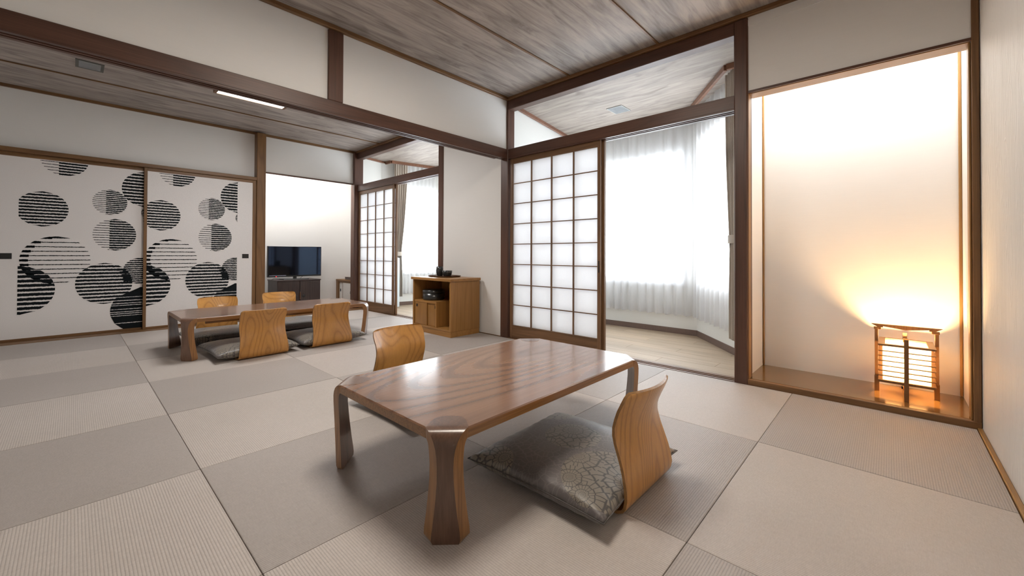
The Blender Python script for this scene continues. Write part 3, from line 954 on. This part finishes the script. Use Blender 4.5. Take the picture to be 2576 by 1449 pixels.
d2 = curtain('drape_curtain', [(3.690, 6.140), (3.925, 6.085)], 0.135, ZEC - 0.02, 6, 0.020, MT['drape'], 'grey drape tied back in the back bay, beside the latticed screen', width=lambda t: tie(t) - 0.03, anchor=0.18, seed=12, hem=False, rows=24)
def band(o, c, a, b, z, ang):
    P = []
    for i in range(20):
        q = 2 * math.pi * i / 20
        x, y = a * math.cos(q), b * math.sin(q)
        P.append((c[0] + x * math.cos(ang) - y * math.sin(ang), c[1] + x * math.sin(ang) + y * math.cos(ang)))
    V = [(x, y, z - 0.045 + 0.015 * math.sin(i)) for i, (x, y) in enumerate(P)] and [(x, y, z - 0.034) for x, y in P] + [(x, y, z + 0.034) for x, y in P]
    F = [(i, (i + 1) % 20, (i + 1) % 20 + 20, i + 20) for i in range(20)]
    mesh_obj('tieback', V, F, MT['drape'], o, smooth=True)
band(d1, (3.705, 0.946), 0.062, 0.034, 0.985, math.atan2(0.13, 0.17))
band(d2, (3.772, 6.121), 0.064, 0.034, 0.86, math.atan2(-0.055, 0.235))

# ------------------------------------------------------------------ bent-wood low tables
def leg_profile():
    # (d outward from the corner cut, z, half width on the outer face)
    return [(-0.085, 0.335, 0.018), (-0.080, 0.335, 0.034), (-0.066, 0.335, 0.047), (-0.040, 0.335, 0.056), (-0.012, 0.335, 0.0615), (0.0, 0.3345, 0.0635), (0.010, 0.3325, 0.0570), (0.020, 0.3275, 0.0495),
            (0.029, 0.318, 0.0415), (0.036, 0.303, 0.0340), (0.040, 0.285, 0.0285), (0.041, 0.262, 0.0250), (0.040, 0.232, 0.0235), (0.037, 0.19, 0.0245), (0.033, 0.14, 0.0285), (0.028, 0.085, 0.0345), (0.023, 0.035, 0.0415), (0.021, 0.012, 0.0430), (0.019, 0.0, 0.0380)]
def make_table(name, cx, cy, lx, ly, label):
    root = empty(name, (cx, cy, 0))
    hx, hy, c, zt, th = lx / 2, ly / 2, 0.090, 0.335, 0.031
    poly = [(-hx + c, -hy), (hx - c, -hy), (hx, -hy + c), (hx, hy - c), (hx - c, hy), (-hx + c, hy), (-hx, hy - c), (-hx, -hy + c)]
    n = 8
    r = 0.004
    ins = []
    for i, (x, y) in enumerate(poly):
        ins.append((x * (1 - r / hx), y * (1 - r / hy)))
    V = [(x, y, zt - th) for x, y in poly] + [(x, y, zt - r) for x, y in poly] + [(x, y, zt) for x, y in ins]
    F = [tuple(range(n))[::-1]] + [(i, (i + 1) % n, (i + 1) % n + n, i + n) for i in range(n)] + [(i + n, (i + 1) % n + n, (i + 1) % n + 2 * n, i + 2 * n) for i in range(n)] + [tuple(range(2 * n, 3 * n))]
    mesh_obj('tabletop', V, F, [MT['table'], MT['tableedge']], root, fmat=[1] + [1] * n + [0] * n + [0])
    for sx in (-1, 1):
        for sy in (-1, 1):
            o = Vector((sx, sy)).normalized()
            t = Vector((-o.y, o.x))
            base = Vector((sx * (hx - c / 2), sy * (hy - c / 2)))
            prof = leg_profile()
            m = len(prof)
            V, F, fm = [], [], []
            for i, (d, z, w) in enumerate(prof):
                a, b = prof[max(i - 1, 0)], prof[min(i + 1, m - 1)]
                tx, tz = b[0] - a[0], b[1] - a[1]
                l = math.hypot(tx, tz)
                nx, nz = -tz / l, tx / l            # outer normal of the bent sheet (points out and up)
                tk = 0.030 if i > 5 else 0.0295
                if i <= 4:
                    nx, nz = 0, 1
                lift = 0.0006 if i < 5 else 0.0006 * max(0, (9 - i) / 4)
                od, oz = d, z + lift
                idd, iz = d - nx * tk, z - nz * tk
                iz = max(iz, 0.0)
                wi = w + (0.026 if 6 < i < m - 1 else (0.022 if i == m - 1 else 0.004 * max(0, i - 4) * 3))
                if i <= 5:
                    wi = w
                elif i <= 11:
                    wi = min(w + 0.026, 0.0630 - idd)
                for (dd, zz, ww) in ((od, oz, w), (idd, iz, wi)):
                    for sg in (-1, 1):
                        p = base + o * dd + t * (sg * ww)
                        V.append((p.x, p.y, zz))
            for i in range(m - 1):
                k, q = 4 * i, 4 * i + 4
                F += [(k, k + 1, q + 1, q), (k + 2, q + 2, q + 3, k + 3), (k, q, q + 2, k + 2), (k + 1, k + 3, q + 3, q + 1)]
                fm += [0, 0, 1, 1]
            F += [(0, 2, 3, 1), (4 * m - 4, 4 * m - 3, 4 * m - 1, 4 * m - 2)]
            fm += [0, 1]
            lg = mesh_obj('leg', V, F, [MT['tableleg'], MT['legedge']], root, fmat=fm)
            fix_normals(lg)
            smooth_angle(lg, 38)
    box('under_rail', -hx + 0.16, hx - 0.16, -hy + 0.07, -hy + 0.095, zt - th - 0.028, zt - th, MT['tableedge'], root)
    box('under_rail', -hx + 0.16, hx - 0.16, hy - 0.095, hy - 0.07, zt - th - 0.028, zt - th, MT['tableedge'], root)
    tag(root, label, 'table', 'low bent-wood tables')
    return root
make_table('low_table', (0.720 + 1.965) / 2, (0.925 + 1.672) / 2, 1.245, 0.747, 'low chestnut table with bent legs in the foreground')
make_table('low_table', (0.590 + 2.150) / 2, (4.040 + 4.785) / 2, 1.56, 0.745, 'longer low bent-leg table in the back room before the circle-patterned doors')

# ------------------------------------------------------------------ legless chairs
def make_chair():
    root = empty('legless_chair')
    # centre profile (y, z): sitter is on the +y side
    prof = [(0.36, 0.002), (0.25, 0.002), (0.12, 0.002), (0.050, 0.002), (0.018, 0.004), (-0.004, 0.014), (-0.014, 0.030), (-0.018, 0.055), (-0.015, 0.085), (-0.008, 0.120), (0.001, 0.155),
            (0.012, 0.190), (0.021, 0.220), (0.026, 0.248), (0.025, 0.272), (0.018, 0.300), (0.006, 0.330), (-0.006, 0.355), (-0.016, 0.378), (-0.019, 0.386), (-0.021, 0.391)]
    def build(name, sub, first):
        m, NX, tk = len(sub), 14, 0.010
        V, F, fm = [], [], []
        for i, (y, z) in enumerate(sub):
            g = first + i
            a, b = prof[max(g - 1, 0)], prof[min(g + 1, len(prof) - 1)]
            ty, tz = b[0] - a[0], b[1] - a[1]
            l = math.hypot(ty, tz)
            ny, nz = tz / l, -ty / l                 # towards the sitter / up on the seat
            hw = 0.185 if z < 0.05 else 0.185 - 0.014 * min(1, (z - 0.05) / 0.12)
            if z > 0.30:
                hw += 0.004
            rr = 0.028
            if z > 0.391 - rr and y < 0.05:
                dz = z - (0.391 - rr)
                hw -= rr - math.sqrt(max(rr * rr - dz * dz, 0))
            if g == 0:
                hw -= 0.02
            curve = 0.034 * max(0.0, min(1.0, (z - 0.10) / 0.16)) if y < 0.05 else 0.0
            for side in (0, 1):
                for k in range(NX + 1):
                    u = -1 + 2 * k / NX
                    yy = y + curve * (u * u - 0.75)
                    V.append((hw * u, yy + (ny * tk if side == 0 else 0), z + ((nz * tk) if side == 0 else 0)))
        W = 2 * (NX + 1)
        for i in range(m - 1):
            for k in range(NX):
                a = i * W + k
                F.append((a, a + 1, a + W + 1, a + W)); fm.append(0)
                b = a + NX + 1
                F.append((b, b + W, b + W + 1, b + 1)); fm.append(0)
            for k in (0, NX):
                a = i * W + k
                b = a + NX + 1
                F.append((a, a + W, b + W, b)); fm.append(1)
        for i in (0, m - 1):
            for k in range(NX):
                a = i * W + k
                b = a + NX + 1
                F.append((a, a + 1, b + 1, b)); fm.append(1)
        o = mesh_obj(name, V, F, [MT['chair'], MT['chairedge']], root, fmat=fm)
        fix_normals(o)
        smooth_angle(o, 40)
        for v in o.data.vertices:                     # keep the bent board on the floor
            v.co.z = max(v.co.z, 0.001)
        return o
    build('backrest', prof[4:], 4)
    build('seat', prof[:5], 0)
    return root
proto = make_chair()
CH = [((1.405, 0.640), 0.0, 'legless bent-wood chair seen from behind at right of the foreground table'),
      ((1.405, 2.275), math.pi, 'legless bent-wood chair facing the camera across the foreground table'),
      ((1.090, 3.800), R(3), 'legless bent-wood chair at the back-room table, its back towards us, nearer the left table end'),
      ((1.665, 3.828), R(2), 'legless bent-wood chair at the back-room table, its back towards us, nearer the oak tea cabinet'),
      ((1.050, 5.200), math.pi + R(-2), 'legless bent-wood chair beyond the back-room table, in front of the circle-patterned doors'),
      ((1.690, 5.360), math.pi + R(-8), 'legless bent-wood chair beyond the back-room table, in front of the television cabinet')]
for i, ((x, y), rz, lab) in enumerate(CH):
    c = proto if i == 0 else copy_tree(proto)
    c.location = (x, y, 0)
    c.rotation_euler = (0, 0, rz)
    tag(c, lab, 'chair', 'legless bent-wood chairs')

# ------------------------------------------------------------------ floor cushions
def make_cushion():
    N = 44
    a, b, T = 0.305, 0.295, 0.052
    V, F = [], []
    rnd = random.Random(4)
    def outline(u, v):
        x = a * u * (1 - 0.055 * (1 - v * v))
        y = b * v * (1 - 0.055 * (1 - u * u))
        return x, y
    def h(u, v):
        e = max(0.0, (1 - abs(u) ** 3.6)) * max(0.0, (1 - abs(v) ** 3.6))
        w = 0.0016 * math.sin(31 * u) * (abs(v) ** 6) + 0.0016 * math.sin(29 * v + 1) * (abs(u) ** 6)
        return T * e ** 0.40 + w * (1 if e > 0 else 0)
    zm = 0.042
    for s in (1, -1):
        for j in range(N + 1):
            v = -1 + 2 * j / N
            v = math.copysign(abs(v) ** 0.8, v)
            for i in range(N + 1):
                u = -1 + 2 * i / N
                u = math.copysign(abs(u) ** 0.8, u)
                x, y = outline(u, v)
                zz = zm + s * h(u, v)
                if s < 0:
                    zz = max(zz, 0.0)
                V.append((x, y, zz))
    M = (N + 1) ** 2
    for s in (0, 1):
        for j in range(N):
            for i in range(N):
                p = s * M + j * (N + 1) + i
                q = (p, p + 1, p + N + 2, p + N + 1)
                F.append(q if s == 0 else q[::-1])
    o = mesh_obj('floor_cushion', V, F, MT['cloth'], smooth=True)
    bm = bmesh.new()
    bm.from_mesh(o.data)
    bmesh.ops.remove_doubles(bm, verts=bm.verts, dist=0.0004)
    bmesh.ops.recalc_face_normals(bm, faces=bm.faces)
    bm.to_mesh(o.data)
    bm.free()
    pts = []
    for (p0, p1) in (((-1, -1), (1, -1)), ((1, -1), (1, 1)), ((1, 1), (-1, 1)), ((-1, 1), (-1, -1))):
        for k in range(14):
            t = k / 14
            x, y = outline(p0[0] + (p1[0] - p0[0]) * t, p0[1] + (p1[1] - p0[1]) * t)
            pts.append((x, y, zm))
    tube('seam', pts, 0.0022, MT['seam'], o, 5, True)
    return o
cu = make_cushion()
CU = [((1.372, 0.925), R(1.5), 'taupe flower-patterned cushion on the chair right of the foreground table'),
      ((1.385, 1.985), math.pi + R(2), 'flower-patterned cushion half hidden under the far side of the foreground table'),
      ((1.055, 4.092), R(2), 'flower-patterned cushion at the back-room table, nearer the left table end'),
      ((1.690, 4.120), R(3), 'flower-patterned cushion at the back-room table, nearer the oak tea cabinet'),
      ((1.020, 4.908), math.pi + R(-1), 'flower-patterned cushion beyond the back-room table, before the circle-patterned doors'),
      ((1.730, 5.072), math.pi + R(-6), 'flower-patterned cushion beyond the back-room table, before the television cabinet')]
for i, ((x, y), rz, lab) in enumerate(CU):
    c = cu if i == 0 else copy_tree(cu)
    c.location = (x, y, 0.0125)
    c.rotation_euler = (0, 0, rz)
    tag(c, lab, 'cushion', 'floor cushions')

# ------------------------------------------------------------------ oak tea cabinet
tc = empty('tea_cabinet', (2.815, 3.61, 0))
ox, oy = 2.815, 3.61
def tcb(name, x0, x1, y0, y1, z0, z1, m, parent=tc, bev=0.0):
    return box(name, x0 - ox, x1 - ox, y0 - oy, y1 - oy, z0, z1, m, parent, bev)
X0, X1, Y0, Y1 = 2.622, 3.018, 3.275, 3.952
tcb('top_board', X0 - 0.018, X1 + 0.004, Y0 - 0.015, Y1 + 0.015, 0.572, 0.600, MT['oakY'], bev=0.002)
tcb('side_panel', X0, X1, Y0, Y0 + 0.022, 0.058, 0.572, MT['oakZ'])
tcb('side_panel', X0, X1, Y1 - 0.022, Y1, 0.058, 0.572, MT['oakZ'])
tcb('back_panel', X1 - 0.010, X1, Y0 + 0.022, Y1 - 0.022, 0.058, 0.572, MT['oakZ'])
tcb('bottom_board', X0, X1 - 0.010, Y0 + 0.022, Y1 - 0.022, 0.058, 0.078, MT['oakY'])
tcb('plinth', X0 + 0.004, X1, Y0 + 0.003, Y1 - 0.003, 0.0, 0.058, MT['oakY'], bev=0.002)
tcb('shelf', X0 + 0.010, X1 - 0.010, 3.531, Y1 - 0.022, 0.324, 0.346, MT['oakY'])
tcb('divider', X0 + 0.004, X1 - 0.010, 3.520, 3.540, 0.078, 0.346, MT['oakZ'])
for (a, b, x, px) in ((3.700, 3.924, X0 + 0.012, 3.888), (3.541, 3.712, X0 + 0.022, 3.560)):
    dr = tcb('sliding_door', x, x + 0.008, a, b, 0.080, 0.322, MT['oakZ'])
    tcb('finger_pull', x - 0.001, x + 0.003, px - 0.013, px + 0.013, 0.270, 0.300, MT['black'], dr)
tcb('door_stile', X0 + 0.009, X0 + 0.013, 3.698, 3.714, 0.080, 0.322, MT['oakZ'])
tag(tc, 'oak tea cabinet with open shelf and two small sliding doors', 'cabinet')

# tea things
def put(o, x, y, z):
    o.location = (x, y, z)
    return o
tr = empty('tea_tray', (2.865, 3.70, 0.600))
def tray_mesh():
    L, W, h = 0.200, 0.140, 0.015
    P, Q = [], []
    for i in range(40):
        a = 2 * math.pi * i / 40
        c, s = math.cos(a), math.sin(a)
        ex = 2 / 3.2
        P.append((math.copysign(abs(c) ** ex, c), math.copysign(abs(s) ** ex, s)))
    rings = [(0.86, 0.0), (0.97, 0.006), (1.0, h), (0.985, h), (0.93, 0.005), (0.84, 0.004)]
    V = [(W * k * x, L * k * y, z) for k, z in rings for x, y in P]
    F = []
    for r in range(len(rings) - 1):
        for i in range(40):
            j = (i + 1) % 40
            F.append((r * 40 + i, r * 40 + j, r * 40 + 40 + j, r * 40 + 40 + i))
    F += [tuple(range(40))[::-1], tuple(range(200, 240))]
    return V, F
v, f = tray_mesh()
fix_normals(mesh_obj('tray_dish', v, f, MT['traywood'], tr))
tag(tr, 'dark brown oblong tray on top of the oak tea cabinet', 'tray')
cup = revolve('tea_cup', [(0.0, 0.0), (0.026, 0.0), (0.031, 0.010), (0.0355, 0.035), (0.036, 0.060), (0.0345, 0.084), (0.0325, 0.084), (0.033, 0.060), (0.030, 0.012), (0.0, 0.008)], MT['ceramic'], loc=(2.850, 3.762, 0.6045))
cup.scale = (1.12, 1.12, 1.30)
tag(cup, 'tall black speckled tea cup standing on the brown tray', 'cup')
bowl = revolve('tea_bowl', [(0.0, 0.0), (0.032, 0.0), (0.040, 0.012), (0.046, 0.034), (0.047, 0.050), (0.0445, 0.050), (0.042, 0.034), (0.030, 0.010), (0.0, 0.008)], MT['ceramic'], loc=(2.862, 3.640, 0.6045))
bowl.scale = (1.18, 1.18, 1.30)
tag(bowl, 'low black speckled bowl on the brown tray beside the cup', 'bowl')
tub = empty('tea_canister', (2.765, 3.758, 0.346))
tub.scale = (1.15, 1.15, 1.0)
revolve('canister_body', [(0.0, 0.0), (0.096, 0.0), (0.104, 0.008), (0.106, 0.020), (0.106, 0.078), (0.100, 0.078), (0.0, 0.078)], MT['ceramic'], tub)
revolve('canister_lid', [(0.0, 0.079), (0.107, 0.079), (0.108, 0.084), (0.106, 0.106), (0.100, 0.112), (0.0, 0.113)], MT['ceramic'], tub)
tag(tub, 'round black speckled lidded canister on the cabinet shelf', 'canister')

# ------------------------------------------------------------------ television, its cabinet and the alcove shelf
tv = empty('tv_cabinet', (2.26, 6.50, 0.004))
def tvb(name, x0, x1, y0, y1, z0, z1, m, parent=tv, bev=0.0):
    return box(name, x0 - 2.26, x1 - 2.26, y0 - 6.50, y1 - 6.50, z0, z1, m, parent, bev)
tvb('cabinet_body', 1.966, 2.554, 6.318, 6.72, 0.03, 0.455, MT['darkcab'])
tvb('top_board', 1.958, 2.562, 6.302, 6.725, 0.455, 0.471, MT['darkcab'], bev=0.002)
tvb('plinth', 1.985, 2.535, 6.33, 6.71, 0.0, 0.03, MT['darkcab'])
for (a, b, kx) in ((1.970, 2.257, 2.205), (2.263, 2.550, 2.315)):
    dr = tvb('cabinet_door', a, b, 6.302, 6.317, 0.036, 0.451, MT['darkcab'], bev=0.0015)
    kn = revolve('knob', [(0.0, 0.0), (0.022, 0.0), (0.022, 0.004), (0.017, 0.006), (0.0, 0.006)], MT['black'], dr, 20, (kx - 2.26, 6.302 - 6.50, 0.235))
    kn.rotation_euler = (R(90), 0, 0)
tube('lock_bar', [(2.262 - 2.26, 6.290 - 6.5, 0.19), (2.262 - 2.26, 6.290 - 6.5, 0.295)], 0.004, MT['copper'], tv, 8)
tvb('lock_bracket', 2.256, 2.268, 6.288, 6.302, 0.283, 0.300, MT['darkmetal'])
tag(tv, 'dark brown two-door cabinet under the television', 'cabinet')

tl = empty('television', (2.25, 6.46, 0.476))
tl_b = lambda name, x0, x1, y0, y1, z0, z1, m, bev=0.0, parent=tl: box(name, x0, x1, y0, y1, z0, z1, m, parent, bev)
tl_b('tv_housing', -0.371, 0.371, -0.014, 0.030, 0.040, 0.487, MT['tvcase'], 0.004)
tl_b('tv_screen', -0.361, 0.361, -0.016, -0.013, 0.062, 0.479, MT['tvscreen'])
tl_b('tv_neck', -0.022, 0.022, 0.002, 0.028, 0.008, 0.045, MT['tvcase'])
tl_b('tv_base', -0.185, 0.165, -0.085, 0.105, 0.0, 0.009, MT['tvcase'], 0.003)
led = tl_b('standby_light', -0.264, -0.254, -0.017, -0.013, 0.043, 0.052, MT['red'])
tl_b('pale_strip', -0.350, -0.130, -0.0168, -0.0155, 0.058, 0.066, MT['palestrip'])  # thin pale bluish strip along the lower left of the screen
tube('cable', [(-0.30, 0.05, 0.004), (-0.27, 0.05, 0.018), (-0.20, 0.06, 0.012), (-0.10, 0.07, 0.010), (0.02, 0.08, 0.006)], 0.003, MT['cable'], tl, 6)
tube('cable', [(0.05, 0.06, 0.006), (0.09, 0.05, 0.010), (0.12, 0.04, 0.040)], 0.003, MT['cable'], tl, 6)
tag(tl, 'black flat-screen television on the dark cabinet', 'television')

sh = empty('alcove_shelf', (3.17, 6.58, 0.004))
SX, SZ = 3.040, 0.425
def shb(name, x0, x1, y0, y1, z0, z1, m, parent=sh, bev=0.0):
    return box(name, x0 - 3.17, x1 - 3.17, y0 - 6.58, y1 - 6.58, z0, z1, m, parent, bev)
shb('shelf_board', SX, 3.296, 6.315, AB - 0.004, SZ - 0.026, SZ, MT['midY'], bev=0.002)
shb('side_panel', SX + 0.004, 3.290, AB - 0.090, AB - 0.006, 0.0, SZ - 0.026, MT['midZ'])
shb('top_rail', SX + 0.010, SX + 0.030, 6.315, AB - 0.090, SZ - 0.050, SZ - 0.026, MT['midY'])
dA = shb('sliding_door', SX + 0.024, SX + 0.032, 6.600, AB - 0.092, 0.0, SZ - 0.050, MT['whitedoor'])
shb('finger_pull', SX + 0.022, SX + 0.025, 6.730, 6.762, 0.225, 0.268, MT['black'], dA)
dB = shb('sliding_door', SX + 0.012, SX + 0.020, 6.320, 6.640, 0.0, SZ - 0.050, MT['whitedoor'])
shb('finger_pull', SX + 0.010, SX + 0.013, 6.352, 6.380, 0.205, 0.248, MT['black'], dB)
shb('door_edge', SX + 0.010, SX + 0.021, 6.640, 6.648, 0.0, SZ - 0.050, MT['midZ'], dB)
tag(sh, 'low built-in shelf with white sliding doors in the right corner of the TV alcove', 'shelf')
lb = empty('lacquer_box', (3.165, 6.50, 0.429))
box('box_body', -0.085, 0.085, -0.125, 0.125, 0.0, 0.034, MT['lacquer'], lb, 0.003)
box('box_lid', -0.088, 0.088, -0.128, 0.128, 0.0345, 0.046, MT['lacquer'], lb, 0.003)
tag(lb, 'dark red lacquer box on the low shelf in the TV alcove', 'box')

# ------------------------------------------------------------------ paper lantern
ln = empty('paper_lantern', (3.340, -0.067, 0.035))
W, D = 0.119, 0.140          # half width (y) and half depth (x)
def lnb(name, x0, x1, y0, y1, z0, z1, m=None, parent=ln, bev=0.001):
    return box(name, x0, x1, y0, y1, z0, z1, m or MT['lanternwood'], parent, bev)
for sg in (-1, 1):
    y0, y1 = sorted((sg * (W + 0.001), sg * (W + 0.017)))
    lnb('side_post', -0.011, 0.011, y0, y1, 0.088, 0.383)
    lnb('foot', -0.014, 0.014, min(sg * (W - 0.004), sg * (W + 0.019)), max(sg * (W - 0.004), sg * (W + 0.019)), 0.0, 0.090)
    # crossbar support block
    lnb('block', -0.012, 0.012, min(sg * (W - 0.012), sg * (W + 0.020)), max(sg * (W - 0.012), sg * (W + 0.020)), 0.372, 0.386)
for sg, nm in ((-1, 'front_post'), (1, 'rear_post')):
    x0, x1 = sorted((sg * (D + 0.001), sg * (D + 0.015)))
    lnb(nm, x0, x1, -0.010, 0.010, 0.0, 0.345)
# handle beam with slanted ends and shallow V underside
pts = [(-0.151, 0.404), (-0.120, 0.386), (-0.098, 0.386), (-0.098, 0.393), (0.0, 0.380), (0.098, 0.393), (0.098, 0.386), (0.120, 0.386), (0.151, 0.404)]
V = [(-0.013, y, z) for y, z in pts] + [(0.013, y, z) for y, z in pts]
nn = len(pts)
F = [tuple(range(nn)), tuple(range(nn, 2 * nn))[::-1]] + [(i, i + nn, (i + 1) % nn + nn, (i + 1) % nn) for i in range(nn)]
fix_normals(mesh_obj('handle_beam', V, F, MT['lanternwood'], ln))
# frames top and bottom, louvre slats on all four sides, paper inside
def ring(name, z0, z1, o, w):
    V, F = [], []
    for k, (hx, hy) in enumerate(((D - o, W - o), (D - o - w, W - o - w))):
        for z in (z0, z1):
            V += [(-hx, -hy, z), (hx, -hy, z), (hx, hy, z), (-hx, hy, z)]
    for i in range(4):
        j = (i + 1) % 4
        F += [(i, j, j + 4, i + 4), (i + 8, i + 12, j + 12, j + 8), (i, i + 8, j + 8, j), (i + 4, j + 4, j + 12, i + 12)]
    return fix_normals(mesh_obj(name, V, F, MT['lanternwood'], ln))
ring('top_frame', 0.296, 0.306, 0.0, 0.030)
ring('bottom_frame', 0.086, 0.098, 0.0, 0.030)
for k in range(6):
    ring('louvre', 0.122 + k * 0.0285, 0.1262 + k * 0.0285, 0.001, 0.018)
px, py = D - 0.020, W - 0.020
for (a, b) in (((-px, -py), (px, -py)), ((px, -py), (px, py)), ((px, py), (-px, py)), ((-px, py), (-px, -py))):
    mesh_obj('paper_side', [(a[0], a[1], 0.092), (b[0], b[1], 0.092), (b[0], b[1], 0.300), (a[0], a[1], 0.300)], [(0, 1, 2, 3)], MT['lanternpaper'], ln)
lnb('lamp_holder_strap', -0.008, 0.008, -0.011, 0.011, 0.306, 0.330, MT['honeyZ'])
lnb('cross_bar', -0.125, 0.125, -0.008, 0.008, 0.100, 0.108)
tube('pull_cord', [(-0.06, 0.016, 0.090), (-0.06, 0.016, 0.062)], 0.0012, MT['cable'], ln, 6)
lnb('pull_knob', -0.0635, -0.0565, 0.0125, 0.0195, 0.046, 0.064, MT['black'])
revolve('bulb', [(0.0, 0.108), (0.014, 0.110), (0.014, 0.128), (0.026, 0.150), (0.030, 0.168), (0.026, 0.186), (0.014, 0.197), (0.0, 0.200)], emit('bulb_glow', (1.0, 0.62, 0.26), 6.0), ln, 16)
tag(ln, 'wooden paper lantern glowing on the alcove floor board', 'lantern')
def lamp(kind, name, parent, loc, energy, col, rot=None, **kw):
    li = bpy.data.lights.new(name, kind)
    li.energy = energy
    li.color = col
    for k, v in kw.items():
        setattr(li, k, v)
    o = bpy.data.objects.new(name, li)
    COL.objects.link(o)
    o.parent = parent
    o.location = loc
    if rot:
        o.rotation_euler = rot
    return o
lamp('POINT', 'lantern_light', ln, (0, 0, 0.215), LAMP_LANTERN, (1.0, 0.60, 0.26), shadow_soft_size=0.03)

# ------------------------------------------------------------------ lamps
# concealed tube lamps behind the two alcove headers
def tube_lamp(name, cx, cy, z, length, axis, energy, col, label):
    o = empty(name, (cx, cy, z))
    h = length / 2
    if axis == 'Y':
        box('lamp_tray', -0.03, 0.03, -h, h, 0.020, 0.045, MT['whitelamp'], o, 0.003)
        lamp('AREA', 'tube_light', o, (0, 0, 0.0), energy, col, None, shape='RECTANGLE', size=0.05, size_y=length)
    else:
        box('lamp_tray', -h, h, -0.03, 0.03, 0.020, 0.045, MT['whitelamp'], o, 0.003)
        lamp('AREA', 'tube_light', o, (0, 0, 0.0), energy, col, None, shape='RECTANGLE', size=length, size_y=0.05)
    tag(o, label, 'lamp')
    return o
tube_lamp('concealed_lamp', XW + 0.15, 0.195, 2.330, 0.80, 'Y', LAMP_TOKO, (1.0, 0.97, 0.93), 'concealed lamp above the lantern alcove opening')
tube_lamp('concealed_lamp', 2.35, YF + 0.22, 2.310, 1.00, 'X', LAMP_TV, (1.0, 0.99, 0.97), 'concealed lamp above the television alcove')

# slim lamp under the long beam
bl = empty('beam_lamp', (0.779, 3.012, 0))
box('lamp_case', -0.200, 0.200, -0.025, 0.030, 1.846, 1.870, MT['beamX'], bl, 0.002)
boxes('lamp_rim', [(-0.200, 0.200, 0.024, 0.030, 1.838, 1.846), (-0.200, -0.184, -0.025, 0.024, 1.838, 1.846), (0.184, 0.200, -0.025, 0.024, 1.838, 1.846)], MT['midX'], bl)
box('lamp_diffuser', -0.183, 0.183, -0.024, 0.023, 1.841, 1.846, emit('diffuser_glow', (1.0, 0.98, 0.96), LAMP_BEAM), bl)
tag(bl, 'slim lit lamp on the underside of the long dark beam', 'lamp')

# recessed square downlights, switched off
def downlight(name, cx, cy, z, hx, hy, bez, label, m):
    o = empty(name, (cx, cy, z))
    V, F = [], []
    def rect(a, b, zz):
        return [(-a, -b, zz), (a, -b, zz), (a, b, zz), (-a, b, zz)]
    V = rect(hx, hy, -0.001) + rect(hx, hy, -0.006) + rect(hx - bez, hy - bez, -0.006) + rect(hx - bez, hy - bez, -0.001)
    F = [(i, (i + 1) % 4, (i + 1) % 4 + 4, i + 4) for i in range(4)] + [(i + 4, (i + 1) % 4 + 4, (i + 1) % 4 + 8, i + 8) for i in range(4)] + [(i + 8, (i + 1) % 4 + 8, (i + 1) % 4 + 12, i + 12) for i in range(4)]
    fix_normals(mesh_obj('bezel', V, F, m, o))
    a, b = hx - bez, hy - bez
    V = rect(a, b, -0.0055) + rect(a * 0.55, b * 0.55, -0.0015)
    F = [(i, (i + 1) % 4, (i + 1) % 4 + 4, i + 4) for i in range(4)]
    mesh_obj('reflector', V, F, MT['reflector'], o)
    mesh_obj('lamp_glass', rect(a * 0.55, b * 0.55, -0.0014), [(0, 1, 2, 3)], MT['reflector'], o)
    tag(o, label, 'lamp')
    return o
downlight('recessed_lamp', 0.089, 5.050, ZC, 0.086, 0.105, 0.020, 'dark-rimmed square recessed lamp in the back-room ceiling', MT['darkmetal'])
downlight('recessed_lamp', 3.985, 2.135, ZEC, 0.105, 0.088, 0.008, 'silver square recessed lamp in the bay ceiling', MT['metal'])

# unseen fill lamps added to brighten the rooms (above the picture / behind the beam)
def ceiling_fill_lamp(cx, cy, label, energy, col):
    o = empty('ceiling_fill_lamp', (cx, cy, ZC))
    box('fill_lamp_frame', -0.37, 0.37, -0.37, 0.37, -0.030, -0.002, MT['midX'], o, 0.004)
    box('fill_lamp_shade', -0.35, 0.35, -0.35, 0.35, -0.085, -0.031, MT['whitelamp'], o, 0.006)
    lamp('AREA', 'fill_light', o, (0, 0, -0.088), energy, col, None, shape='SQUARE', size=0.68)
    tag(o, label, 'lamp')
ceiling_fill_lamp(1.22, 1.38, 'added square fill lamp above the foreground table, over the top of the picture', LAMP_FILL, (1.0, 0.91, 0.80))
ceiling_fill_lamp(1.45, 4.20, 'added square fill lamp above the back-room table, hidden by the beam', LAMP_FILL * 1.15, (1.0, 0.975, 0.95))

# ------------------------------------------------------------------ small refrigerator in the back bay
fr = empty('small_refrigerator', (3.505, 6.06, ZE))
box('fridge_body', -0.145, 0.155, -0.120, 0.150, 0.020, 0.830, MT['fridge'], fr, 0.006)
box('fridge_door', -0.145, 0.155, -0.160, -0.124, 0.020, 0.822, MT['fridge'], fr, 0.006)
for (a, b) in ((-0.12, -0.10), (0.13, -0.10), (-0.12, 0.12), (0.13, 0.12)):
    revolve('foot', [(0.0, 0.0), (0.014, 0.0), (0.014, 0.021), (0.0, 0.021)], MT['black'], fr, 12, (a, b, 0))
tag(fr, 'pale small refrigerator peeking out behind the back-room screen', 'refrigerator')
